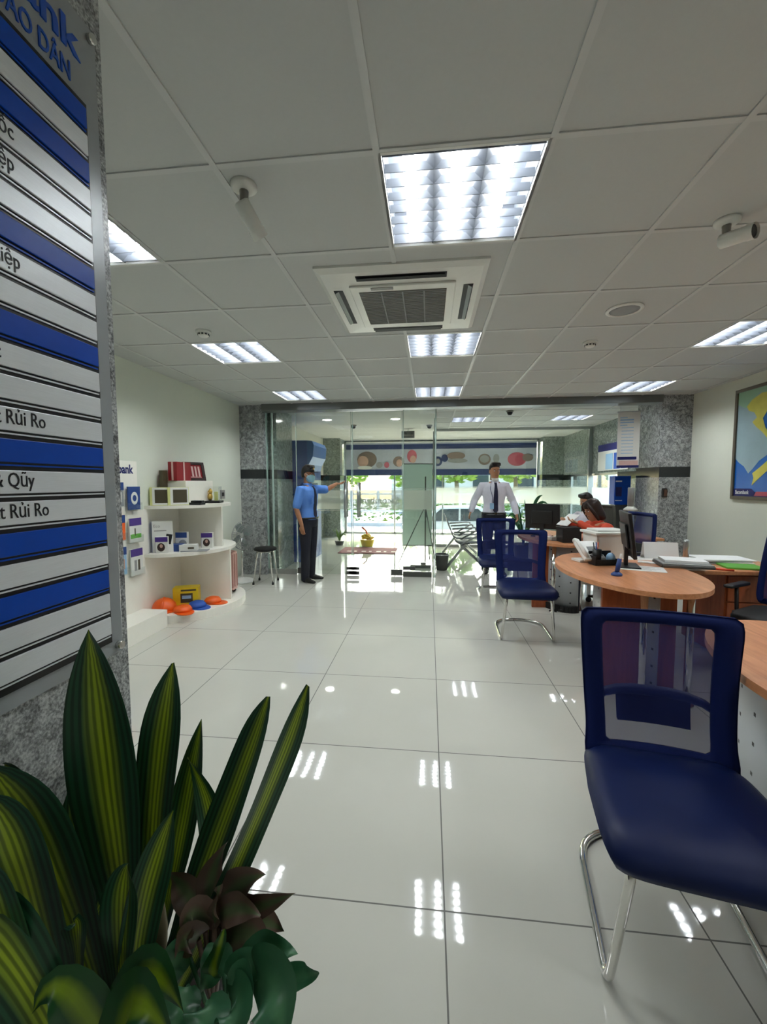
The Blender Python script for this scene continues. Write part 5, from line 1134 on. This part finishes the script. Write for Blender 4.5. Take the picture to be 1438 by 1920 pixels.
bm = bm_new(); lathe(bm, [(.13, 0), (.13, .015), (.02, .03)], (2.79, 6.09, 0)); obj('base', bm, M['steel'], t, True)
bm = bm_new(); tube(bm, [(2.79, 6.09, .02), (2.79, 6.09, 1.02)], .015); obj('pole', bm, M['steel'], t, True)
bm = bm_new(); lathe(bm, [(.09, 1.0), (.09, 1.02), (.04, 1.06)], (2.79, 6.09, 0)); obj('tray', bm, M['white'], t, True)
bm = bm_new(); lathe(bm, [(.042, 1.06), (.042, 1.31), (.038, 1.32)], (2.79, 6.09, 0)); obj('cylinder', bm, M['greyp'], t, True)
# framed map on the right wall
x = XR-.02; my0, my1, mz0, mz1 = 3.75, 5.17, 1.20, 2.42
t = thing('wall_map', 'large framed yellow and blue country map on the right wall', 'map', (XR, 4.45, mz0))
bm = bm_new(); b_ = .035
for a in ((my0, my1, mz0, mz0+b_), (my0, my1, mz1-b_, mz1), (my0, my0+b_, mz0+b_, mz1-b_), (my1-b_, my1, mz0+b_, mz1-b_)): box(bm, XR-.03, XR, a[0], a[1], a[2], a[3], .004)
obj('frame', bm, M['frame'], t, True)
bm = bm_new(); box(bm, XR-.012, XR-.005, my0+.02, my1-.02, mz0+.02, mz1-.02); sh_ = obj('map_sheet', bm, M['sea'], t, True)
MB = basis((XR-.0125, my1-b_, mz0+b_), (0, -1, 0), (0, 0, 1)) # x to the viewer's right, y up, toward the room = ?
def poly(nm, pts, mat, k):
    bm = bm_new(); prism(bm, pts, 0, .0006, mat=MB @ Matrix.Translation((0, 0, .0008*k))); return obj(nm, bm, M[mat], sh_, True)
poly('neighbour_land', [(0, 1.15), (0, .42), (.06, .37), (.13, .33), (.2, .25), (.26, .30), (.34, .38), (.45, .44), (.47, .55), (.42, .68), (.36, .78), (.34, .9), (.42, 1.0), (.62, 1.08), (.8, 1.15)], 'land', 1)
poly('neighbour_land', [(0, 1.15), (0, 1.02), (.12, .96), (.3, 1.1), (.6, 1.02), (.85, 1.1), (.85, 1.15)], 'pale', 2)
poly('country_land', [(.13, .98), (.2, 1.04), (.33, 1.09), (.48, 1.08), (.6, 1.0), (.5, .93), (.42, .9), (.36, .82), (.40, .72), (.47, .64), (.55, .56), (.6, .46), (.6, .36), (.52, .30), (.44, .26), (.36, .20), (.26, .12), (.28, .20), (.26, .25), (.34, .30), (.43, .36), (.48, .40), (.5, .5), (.44, .6), (.36, .68), (.28, .74), (.22, .8), (.28, .84), (.24, .9), (.16, .93)], 'viet', 3)
poly('title_band', [(0, 0), (0, .085), (.26, .085), (.31, .05), (1.3, .05), (1.3, 0)], 'navyink', 4); poly('red_tab', [(.30, .008), (.33, .055), (.7, .055), (.7, .008)], 'tabred', 5)
text('lettering', 'Sacombank', .062, M['whiteink'], t, MB @ Vector((.03, .025, .006)), MB.to_3x3() @ Vector((1, 0, 0)), (0, 0, 1), 'LEFT', .7, .001)

# ------------------------------------------------------------------ things on the desks
ZT, ZR = .752, .72
def at(px, py, z=ZT): return atZ(px, py, z)
def monitor(loc, rz, w, h, label):
    t = thing('monitor', label, 'monitor', loc, rz, 'desk monitors')
    bm = bm_new(); box(bm, -.11, .11, -.08, .08, 0, .012, .004); obj('base', bm, M['black'], t)
    bm = bm_new(); box(bm, -.025, .025, -.005, .02, .01, .16, .004); obj('neck', bm, M['black'], t)
    R = Matrix.Translation((0, -.02, .09)) @ Matrix.Rotation(math.radians(-8), 4, 'X')
    bm = bm_new(); box(bm, -w/2, w/2, -.012, .012, 0, h, .005, R); box(bm, -w*.3, w*.3, .012, .03, h*.2, h*.75, .006, R); c_ = obj('casing', bm, M['black'], t)
    bm = bm_new(); box(bm, -w/2+.012, w/2-.012, -.0135, -.012, .02, h-.012, 0, R); obj('screen', bm, M['screen'], c_)
    return t
q = at(1135, 1056); monitor((1.50, 3.30, ZT), math.radians(74), .46, .33, 'black monitor seen edge-on on the paper-covered desk')
q = at(1028, 1004); monitor((1.34, 5.08, ZT), math.radians(150), .40, .30, 'black monitor seen from the back on the far desk')
t = thing('storage_box', 'white lidded plastic box behind the edge-on monitor', 'box', (1.52, 3.74, ZT), .12)
bm = bm_new(); V0 = [(-.14, -.12), (.14, -.12), (.14, .12), (-.14, .12)]
a = [bm.verts.new((x*.93, y*.93, 0)) for x, y in V0]; b = [bm.verts.new((x, y, .2)) for x, y in V0]
bm.faces.new(a[::-1]); bm.faces.new(b)
for k in range(4): bm.faces.new((a[k], a[(k+1) % 4], b[(k+1) % 4], b[k]))
obj('tub', bm, M['white'], t)
bm = bm_new(); box(bm, -.16, .16, -.14, .14, .2, .222, .006); box(bm, -.12, .12, -.1, .1, .222, .24, .006); obj('lid', bm, M['white'], t)
t = thing('desk_phone', 'white desk telephone leaning stand in front of the white box', 'telephone', (1.27, 3.45, ZT), .25)
R = Matrix.Rotation(math.radians(-38), 4, 'X')
bm = bm_new(); box(bm, -.09, .09, -.1, .1, .015, .045, .01, Matrix.Translation((0, 0, .07)) @ R.inverted()); box(bm, -.08, .08, -.02, .1, 0, .02, .004); obj('body', bm, M['white'], t)
bm = bm_new(); tube(bm, [(-.06, -.08, .05), (-.075, -.04, .12), (-.07, .04, .17), (-.05, .1, .16)], [.02, .016, .016, .022], 10); obj('handset', bm, M['white'], t)
bm = bm_new(); box(bm, -.02, .07, -.07, .03, .046, .049, 0, Matrix.Translation((0, 0, .07)) @ R.inverted()); obj('keypad', bm, M['greyp'], t)
q = at(1133, 1062)
t = thing('desk_organiser', 'black mesh pen organiser near the edge of the paper-covered desk', 'organiser', (q.x+.02, q.y+.08, ZT), .2)
bm = bm_new(); box(bm, -.09, .09, -.05, .05, 0, .012, .003); box(bm, -.09, -.08, -.05, .05, .012, .07); box(bm, .08, .09, -.05, .05, .012, .05); box(bm, -.09, .09, .04, .05, .012, .1); box(bm, -.09, .09, -.05, -.043, .012, .045); obj('tray', bm, M['black'], t)
bm = bm_new(); lathe(bm, [(.03, .012), (.033, .12), (.028, .12), (.026, .02)], (-.05, 0, 0), 14); obj('pen_cup', bm, M['black'], t)
for k, (mt_, dx) in enumerate((('black', -.055), ('bluep', -.045), ('redp', -.04))):
    bm = bm_new(); b0 = Vector((q.x+.02+dx, q.y+.08+.004*k, ZT+.03)); tube(bm, [b0, b0+Vector((.012*(k-1), .02, .14))], .004, 6)
    solo('pen', bm, M[mt_], ('black', 'blue', 'orange')[k]+' pen standing in the black pen organiser', 'pen', 'pens in the organiser')
bm = bm_new(); b0 = Vector((q.x+.075, q.y+.075, ZT+.012)); ellipsoid(bm, b0+Vector((0, 0, .04)), .035, .03, .042, 12, 8); solo('blue_sponge', bm, M['ltblue'], 'pale blue and yellow bundle in the black pen organiser', 'bundle')
q = at(1156, 1079); t = thing('pen_stand', 'blue and white chained pen stand on the near edge of the paper-covered desk', 'pen stand', (q.x, q.y, ZT), .3)
bm = bm_new(); lathe(bm, [(.035, 0), (.035, .012), (.02, .025)], n=18); obj('base', bm, M['bookb'], t)
bm = bm_new(); tube(bm, [(0, 0, .02), (.012, 0, .07), (.02, .0, .115)], [.014, .016, .013], 10); obj('holder', bm, M['bookb'], t)
bm = bm_new(); tube(bm, [(.02, 0, .1), (.03, 0, .15)], [.006, .005], 8); obj('pen', bm, M['white'], t)
def paper(px, py, w, h, rz, z, mat, name, label, cat, th=.003, group=None):
    q = at(px, py, z); bm = bm_new(); box(bm, -w/2, w/2, -h/2, h/2, 0, th); o = solo(name, bm, M[mat], label, cat, group); o.location = (q.x, q.y, z); o.rotation_euler = (0, 0, rz); return o
G_ = 'papers on the oval desk'
o = paper(1202, 1066, .30, .2, -.35, ZT, 'paper', 'paper_sheet', 'white form with printed lines at the near edge beside the pen stand', 'paper', group=G_)
bm = bm_new()
for k in range(6): box(bm, -.12, .12-(k % 3)*.03, .06-.025*k, .064-.025*k, .003, .0034)
obj('printed_line', bm, M['greyp'], o)
paper(1200, 1047, .3, .18, -.15, ZT, 'paper', 'paper_sheet', 'white sheet lying in front of the desk calendar', 'paper', group=G_)
paper(1218, 1055, .16, .08, -.5, ZT, 'paper', 'paper_sheet', 'white envelope beside the closed grey laptop', 'paper', .004, G_)
t = thing('laptop', 'closed grey laptop with white papers on top, right of the desk calendar', 'laptop', (1.93, 3.36, ZT), -.2)
bm = bm_new(); box(bm, -.17, .17, -.12, .12, .0, .022, .006); obj('body', bm, M['darksteel'], t)
bm = bm_new(); box(bm, -.165, .165, -.115, .115, .022, .03, .004); obj('lid', bm, M['greyp'], t)
t = solo('paper_stack', (lambda b: (box(b, -.14, .14, -.09, .1, 0, .02, .002), b)[1])(bm_new()), M['paper'], 'white paper stack lying on the closed laptop', 'paper'); t.location = (1.94, 3.38, ZT+.03); t.rotation_euler = (0, 0, -.25)
paper(1222, 1048, .12, .08, -.3, ZR, 'tabred', 'note_book', 'small dark red notebook beside the closed laptop', 'notebook', .014)
t = thing('desk_calendar', 'white spiral desk calendar standing upright on the desk', 'calendar', (1.93, 3.68, ZR), -.08)
R1 = Matrix.Rotation(math.radians(-14), 4, 'X'); R2 = Matrix.Rotation(math.radians(14), 4, 'X')
bm = bm_new(); box(bm, -.13, .13, -.05, -.047, 0, .16, 0, R1); box(bm, -.13, .13, .047, .05, 0, .16, 0, R2); obj('page', bm, M['paper'], t)
bm = bm_new()
for k in range(4): tube(bm, [(.118+.012*math.cos(2*PI*j/10), -.012+.0, .03+.035*k+.012*math.sin(2*PI*j/10)) for j in range(10)], .003, 5, closed=True)
obj('spiral', bm, M['gap'], t)
t = solo('metal_tube', (lambda b: (lathe(b, [(.022, 0), (.022, .17), (.018, .185), (.004, .19)], n=16), b)[1])(bm_new()), M['steel'], 'slim silver flask standing beside the desk calendar', 'flask'); t.location = (2.16, 3.72, ZR)
for k, (dx, rz, mt_) in enumerate(((0, .1, 'greyp'), (.01, -.15, 'paper'), (-.01, .05, 'greyp'), (.02, -.05, 'paper'))):
    bm = bm_new(); box(bm, -.2, .2, -.12, .12, 0, .009, .001); o = solo('magazine', bm, M[mt_], ('bottom grey magazine of the stack right of the flask', 'second magazine of the stack, white, right of the flask', 'third magazine of the stack, grey, right of the flask', 'topmost white magazine of the stack right of the flask')[k], 'magazine', 'magazine stack'); o.location = (2.42+dx, 3.74, ZR+.0092*k); o.rotation_euler = (0, 0, rz)
bm = bm_new(); box(bm, -.13, .13, -.1, .1, 0, .014, .002); o = solo('folder', bm, M['green'], 'bright green folder beside the blue swivel chair back', 'folder'); o.location = (2.44, 3.50, ZR); o.rotation_euler = (0, 0, -.2)
bm = bm_new(); tube(bm, [(-.07, 0, .008), (.07, 0, .008)], .008, 8); o = solo('marker', bm, M['redp'], 'orange red marker lying in front of the green folder', 'pen'); o.location = (2.22, 3.37, ZR); o.rotation_euler = (0, 0, -.4)
# far desk
t = thing('card_box', 'black box on the near tip of the far desk', 'box', (1.50, 4.63, ZT), .1)
bm = bm_new(); box(bm, -.1, .1, -.09, .09, 0, .15, .006); obj('box_body', bm, M['black'], t)
bm = bm_new(); box(bm, -.103, .103, -.093, .093, .15, .165, .004); obj('lid', bm, M['gap'], t)
for k in range(6):
    bm = bm_new(); mt_ = ('pink', 'greyp', 'white')[k % 3]
    ellipsoid(bm, (0, 0, .03), .035, .03, .03, 10, 7) if k % 2 else box(bm, -.04, .04, -.03, .03, 0, .04, .006)
    o = solo('desk_clutter', bm, M[mt_], ('pale pink box left end of the small desk items by the black box', 'grey rounded item second among the small desk items', 'white box third among the small desk items', 'pink rounded item fourth among the small desk items', 'grey box fifth among the small desk items', 'white rounded item nearest the black box')[k], 'desk item', 'small items on the far desk'); o.location = (1.24+.035*k, 4.80-.02*k+(.05 if k % 2 else 0), ZT)
# papers held by the woman
hm = wm.matrix_basis @ Vector((0, -.56, .90))
bm = bm_new(); Rq = Matrix.Rotation(math.radians(-68), 4, 'Z') @ Matrix.Rotation(math.radians(35), 4, 'X')
box(bm, -.085, .085, -.10, .10, -.003, .003, .001, Rq)
o = solo('booklet', bm, M['paper'], 'white booklet held by the woman in orange', 'booklet', base=(0, 0, 0)); o.location = (1.51, 4.69, .985)

# ------------------------------------------------------------------ planter with three plants by the column
PB = Vector((-.47, .66, 0))
t = thing('planter', 'dark planter box at the foot of the granite column', 'planter', (-.47, .62, 0))
bm = bm_new(); box(bm, -.76, -.40, .40, .80, 0, .37, .01); obj('trough', bm, M['pot'], t, True)
bm = bm_new(); box(bm, -.74, -.42, .42, .78, .37, .385); obj('soil', bm, M['soil'], t, True)
def LP(px, py, y): return atY(px, py, y)
bm = bm_new()
root = lambda px, y=.66: atZ(px, 1900, .42)*0 + Vector((atY(px, 1880, y).x, y, .42))
for b, m_, e, w, up, ys in (
    (250, (205, 1480), (166, 1180), .128, (.2, -1, .2), (.68, .72, .76)),
    (275, (292, 1500), (324, 1243), .090, (.1, -1, .2), (.70, .76, .80)),
    (290, (340, 1560), (378, 1348), .066, (.0, -1, .2), (.70, .80, .86)),
    (290, (425, 1530), (503, 1306), .080, (-.45, -1, .1), (.66, .72, .78)),
    (295, (470, 1560), (577, 1285), .056, (.75, -.6, .45), (.62, .66, .70)),
    (205, (95, 1640), (-25, 1435), .115, (.45, -1, .5), (.58, .60, .62)),
    (120, (60, 1700), (-30, 1490), .095, (.4, -1, .4), (.52, .54, .57)),
    (195, (150, 1560), (150, 1440), .062, (.2, -1, .2), (.70, .76, .80)),
    (180, (60, 1560), (8, 1432), .055, (.3, -1, .3), (.62, .63, .64)),
    (240, (262, 1740), (325, 1520), .060, (.6, -.8, .2), (.58, .58, .60)),
    (225, (228, 1740), (240, 1620), .056, (.0, -1, .2), (.56, .56, .57)),
    (150, (148, 1800), (140, 1730), .036, (.0, -1, .2), (.52, .52, .52)),
    (330, (400, 1600), (352, 1420), .05, (.3, -1, .2), (.74, .80, .82)),
    (170, (210, 1640), (212, 1500), .07, (.1, -1, .2), (.76, .80, .82)),
    (60, (10, 1790), (-50, 1640), .08, (.3, -1, .5), (.46, .46, .47)),
    (215, (20, 1800), (-90, 1820), .09, (.1, -.6, 1), (.45, .45, .44))):
    leaf(bm, [root(b, ys[0]), LP(m_[0], m_[1], ys[1]), LP(e[0], e[1], ys[2])], w, up=up, fold=.28, n=20)
plant = solo('dracaena_foliage', bm, M['drac'], 'tall plant with long yellow-striped dark green leaves by the column', 'plant', base=(-.47, .66, .385)); plant.name = 'striped_dracaena'
bm = bm_new()
for b, y in ((250, .66), (290, .68)):
    r0 = root(b, y); tube(bm, [r0, r0+Vector((.01, 0, .12)), r0+Vector((0, .01, .2))], [.022, .02, .014], 8)
o = obj('stem', bm, M['stem'], plant, False); o.data.transform(Matrix.Translation(-plant.location))
bm = bm_new(); ra = Vector((LP(385, 1800, .64).x, .66, .42))
for a, m_, e, w, up, ys in (((396, 1740), (396, 1655), (427, 1578), .058, (-.3, -1, .2), (.64, .66, .68)), ((402, 1725), (446, 1664), (497, 1641), .062, (-.2, -.7, .8), (.62, .63, .63)), ((408, 1722), (446, 1704), (488, 1718), .046, (0, -.7, .8), (.60, .58, .57)), ((412, 1735), (474, 1706), (552, 1676), .044, (.1, -.7, .8), (.62, .61, .60)),
    ((415, 1752), (470, 1728), (532, 1744), .074, (0, -.6, .9), (.63, .62, .60)), ((402, 1735), (405, 1700), (411, 1660), .024, (-.6, -.8, .2), (.58, .57, .56)), ((385, 1745), (366, 1715), (342, 1738), .06, (.2, -.8, .6), (.60, .58, .57)), ((380, 1730), (350, 1672), (312, 1634), .058, (.3, -.9, .3), (.66, .68, .7)), ((420, 1770), (460, 1752), (505, 1772), .07, (0, -.6, .9), (.60, .58, .56)), ((372, 1760), (352, 1760), (332, 1790), .05, (.3, -.8, .4), (.58, .56, .55))):
    p0 = LP(a[0], a[1], ys[0]); tube(bm, [ra, (ra+p0)*.5, p0], .004, 6)
    leaf(bm, [p0, LP(m_[0], m_[1], ys[1]), LP(e[0], e[1], ys[2])], w, up=up, fold=.22, n=14, shape='oval')
solo('aglaonema', bm, M['aglo'], 'low reddish-leaved plant to the right of the striped plant', 'plant', base=(ra.x, ra.y, .385)).name = 'red_leaf_plant'
bm = bm_new(); rp = Vector((LP(430, 1900, .56).x, .56, .42))
for a, m_, e, w, up, ys in (((450, 1815), (502, 1786), (556, 1790), .054, (-.2, -.6, .8), (.54, .53, .52)), ((530, 1842), (562, 1832), (598, 1823), .034, (0, -.6, .9), (.52, .51, .50)), ((475, 1826), (512, 1862), (532, 1962), .078, (.25, -.8, .55), (.52, .48, .46)), ((428, 1832), (466, 1812), (502, 1834), .042, (0, -.6, .9), (.53, .52, .51)),
    ((416, 1768), (400, 1810), (376, 1864), .046, (.3, -1, .2), (.56, .54, .53)), ((352, 1850), (338, 1890), (320, 1950), .05, (.3, -.9, .4), (.5, .48, .46)), ((430, 1868), (440, 1896), (420, 1960), .062, (.1, -.8, .6), (.5, .47, .45)), ((348, 1775), (318, 1812), (276, 1872), .05, (.6, -.7, .5), (.56, .54, .52)), ((390, 1880), (384, 1920), (360, 1985), .06, (.2, -.8, .6), (.48, .46, .44)), ((440, 1850), (455, 1850), (470, 1880), .05, (.1, -.7, .7), (.5, .49, .48))):
    p0 = LP(a[0], a[1], ys[0]); tube(bm, [rp, (rp+p0)*.5+Vector((0, 0, .02)), p0], .0035, 6)
    leaf(bm, [p0, LP(m_[0], m_[1], ys[1]), LP(e[0], e[1], ys[2])], w, up=up, fold=.16, n=14, shape='oval')
solo('pothos', bm, M['poth'], 'glossy broad-leaved green plant at the lower right of the planter', 'plant', base=(rp.x, rp.y, .385)).name = 'broad_leaf_plant'
bm = bm_new(); rb = Vector((LP(250, 1900, .5).x, .5, .42))
for m_, e, w, ys in (((260, 1850), (345, 1900), .085, (.47, .46)), ((150, 1880), (60, 1900), .07, (.46, .44)), ((405, 1800), (420, 1742), .032, (.53, .53)), ((240, 1900), (330, 1960), .09, (.44, .42))):
    leaf(bm, [rb if m_[0] != 405 else LP(398, 1830, .53), LP(m_[0], m_[1], ys[0]), LP(e[0], e[1], ys[1])], w, up=(0, -.6, .9), fold=.2, n=12, shape='oval')
solo('bright_leaf_plant', bm, M['brightleaf'], 'bright yellow-green leaves low at the front of the planter', 'plant', base=(rb.x, rb.y, .385))

# ------------------------------------------------------------------ outside
bm = bm_new(); box(bm, -40, 40, YS+.1, 12.6, -1.0, -.02); box(bm, -40, 40, 12.6, 12.95, -1.0, -.3); box(bm, -40, 40, 12.95, 13.3, -1.0, -.6); o = struct('pavement', bm, M['landing'])
bm = bm_new(); box(bm, -60, 60, 13.3, 60, -1.1, -.9); o = struct('road', bm, M['road'])
bm = bm_new(); box(bm, -60, 60, 22, 22.3, -.9, -.74); box(bm, -60, 60, 22.3, 27, -.9, -.76); struct('kerb', bm, M['pave'])
def blob_foliage(bm, c, r, n, size, rr, squash=1.):
    for k in range(n):
        while True:
            v = Vector((rr.uniform(-1, 1), rr.uniform(-1, 1), rr.uniform(-1, 1)))
            if .35 < v.length < 1: break
        p = Vector(c)+Vector((v.x*r[0], v.y*r[1], v.z*r[2])); a = Vector((rr.gauss(0, 1), rr.gauss(0, 1), rr.gauss(0, 1))).normalized(); u, w = frame_of(a); s = size*rr.uniform(.6, 1.4)
        vs = [bm.verts.new(q) for q in (p-u*s, p-w*s*.45, p+u*s, p+w*s*.45)]; bm.faces.new(vs)
def hedge(name, x0, x1, y, h, label, seed, z0=0., mat='hedge', d=.5, dens=90):
    rr = random.Random(seed); bm = bm_new(); n = int((x1-x0)*h*dens)
    for k in range(n):
        p = Vector((rr.uniform(x0, x1), y+rr.uniform(-d, d), z0+h*rr.random()**.8)); a = Vector((rr.gauss(0, 1), rr.gauss(0, 1), rr.gauss(0, 1))).normalized(); u, w = frame_of(a); s = .13*rr.uniform(.6, 1.4)
        bm.faces.new([bm.verts.new(q) for q in (p-u*s, p-w*s*.5, p+u*s, p+w*s*.5)])
    o = obj(name, bm, M[mat]); tag(o, label, 'hedge', None, 'stuff'); return o
hedge('hedge', -9, 14, 23.6, 1.2, 'trimmed green hedge across the road', 5, -.76)
t = thing('white_fence', 'white post fence along the hedge across the road', 'fence', (2, 22.8, -.76))
bm = bm_new()
for z in (-.2, .75): box(bm, -9, 14, 22.77, 22.83, z, z+.09)
obj('rail', bm, M['fence'], t, True)
for k in range(16):
    x = -8.8+1.5*k; bm = bm_new(); box(bm, x-.08, x+.08, 22.72, 22.88, -.76, 1.0, .02); obj('post', bm, M['fence'], t, True)
def tree(x, y, h, r, label, seed, mat='tree'):
    rr = random.Random(seed); t = thing('street_tree', label, 'tree', (x, y, -.76), 0, 'trees across the road')
    bm = bm_new(); tube(bm, [(x, y, -.76), (x+.05, y, h*.3), (x-.08, y, h*.62)], [.16, .13, .08], 8)
    for k in range(5): a = 2*PI*k/5; tube(bm, [(x, y, h*.4), (x+r*.5*math.cos(a), y+r*.4*math.sin(a), h*.68)], [.07, .03], 6)
    obj('trunk', bm, M['trunk'], t, True)
    bm = bm_new(); blob_foliage(bm, (x, y, h*.68), (r, r, h*.36), int(900*r*r/4), .24, rr); obj('crown', bm, M[mat], t, True)
for k, (x, y, h, r, l) in enumerate(((1.6, 25, 4.0, 1.7, 'yellow-green tree across the road above the man in white'), (5.2, 26, 4.4, 1.8, 'yellow-green tree across the road right of the man'), (-5.5, 27, 3.4, 1.6, 'small tree across the road left of the banner stand'), (9.2, 25.5, 4.6, 1.9, 'tree across the road behind the woman'), (-1.2, 28, 3.0, 1.5, 'low tree across the road above the door handles'), (13.6, 25, 4.6, 2.2, 'tree far right across the road'))): tree(x, y, h, r, l, 20+k)
hedge('side_hedge', 5.2, 6.2, 9.2, 1.1, 'green hedge outside the right-hand window', 9, 0, 'hedge', 2.2, 380)
bm = bm_new(); box(bm, 4.2, 40, 5, YS+.1, -.2, -.03); struct('side_yard', bm, M['pave'])
bm = bm_new(); box(bm, 8.4, 8.6, 4, 16, 0, 4.2); struct('side_building', bm, M['house'])
t = thing('low_building', 'pale low building far across the road', 'building', (3.5, 33, -.9))
bm = bm_new(); box(bm, -3, 14, 33, 38, -.9, 2.2); obj('wall', bm, M['house'], t, True)
for x in (0, 3.4, 6.8, 10.2):
    bm = bm_new(); box(bm, x, x+1.2, 32.96, 33, .9, 2.0); obj('window', bm, M['carg'], t, True)
# parked white car
def car(cx, cy, label, gz=-.9):
    t = thing('car', label, 'car', (cx, cy, gz), 0)
    def X(bm, prof, y0, y1, ins=0.):
        a = [bm.verts.new((cx+x, cy+y0, z+gz)) for x, z in prof]; b = [bm.verts.new((cx+x, cy+y1, z+gz)) for x, z in prof]; n = len(prof)
        bm.faces.new(a); bm.faces.new(b[::-1])
        for k in range(n): bm.faces.new((a[k], b[k], b[(k+1) % n], a[(k+1) % n]))
    bm = bm_new(); X(bm, [(-2.15, .25), (-2.2, .55), (-2.05, .82), (-1.35, .92), (1.25, .95), (2.05, .88), (2.2, .6), (2.15, .25)], -.85, .85)
    bmesh.ops.bevel(bm, geom=list(bm.edges), offset=.05, segments=2, affect='EDGES'); b = obj('car_body', bm, M['carw'], t, True)
    bm = bm_new(); X(bm, [(-1.35, .9), (-.75, 1.42), (.7, 1.45), (1.35, .93)], -.74, .74); bmesh.ops.bevel(bm, geom=list(bm.edges), offset=.05, segments=2, affect='EDGES'); cb = obj('cabin', bm, M['carw'], t, True)
    for pf in ([(-1.15, .95), (-.68, 1.36), (-.05, 1.38), (-.05, .95)], [(.02, .95), (.02, 1.38), (.62, 1.38), (1.1, .97)]):
        bm = bm_new(); X(bm, pf, -.755, .755); obj('side_window', bm, M['carg'], cb, True)
    for x in (-1.35, 1.35):
        for y in (-.86, .68):
            bm = bm_new(); cyl(bm, (cx+x, cy+y, .31+gz), .31, .18, 22, axis='y'); w = obj('wheel', bm, M['rubber'], t, True)
            bm = bm_new(); cyl(bm, (cx+x, cy+y-.01, .31+gz), .19, .2, 16, axis='y'); obj('hub_cap', bm, M['steel'], w, True)
car(1.1, 15.6, 'white car parked outside behind the man in white'); car(-6.4, 17.6, 'white car parked outside at the far left')

# ------------------------------------------------------------------ light and view
w = bpy.data.worlds.new('sky'); sc.world = w; w.use_nodes = True; nt = w.node_tree; bg = nt.nodes['Background']
sky = nt.nodes.new('ShaderNodeTexSky'); sky.sky_type = 'NISHITA'; sky.sun_disc = False; sky.sun_elevation = math.radians(38); sky.sun_rotation = math.radians(0); sky.air_density = 1.; sky.dust_density = 3.5
nt.links.new(sky.outputs[0], bg.inputs[0]); bg.inputs[1].default_value = .42
su = bpy.data.lights.new('sun', 'SUN'); su.energy = 2.0; su.angle = math.radians(1.); su.color = (1, .96, .9)
so = bpy.data.objects.new('sun', su); C.objects.link(so); so.location = (0, 20, 20)
d = Vector((.12, -1, -math.tan(math.radians(46)))).normalized(); so.rotation_euler = d.to_track_quat('-Z', 'Y').to_euler()
v = sc.view_settings; v.view_transform = 'Standard'; v.look = 'None'; v.gamma = 1; v.use_curve_mapping = False; v.exposure = 2.0
cy = sc.cycles; cy.use_denoising = True; cy.max_bounces = 7; cy.diffuse_bounces = 4; cy.glossy_bounces = 4; cy.transparent_max_bounces = 16; cy.transmission_bounces = 2; cy.use_adaptive_sampling = True; cy.adaptive_threshold = .035; cy.sample_clamp_indirect = 6.; cy.caustics_reflective = False; cy.caustics_refractive = False; cy.blur_glossy = .3
try: cy.use_light_tree = True
except Exception: pass
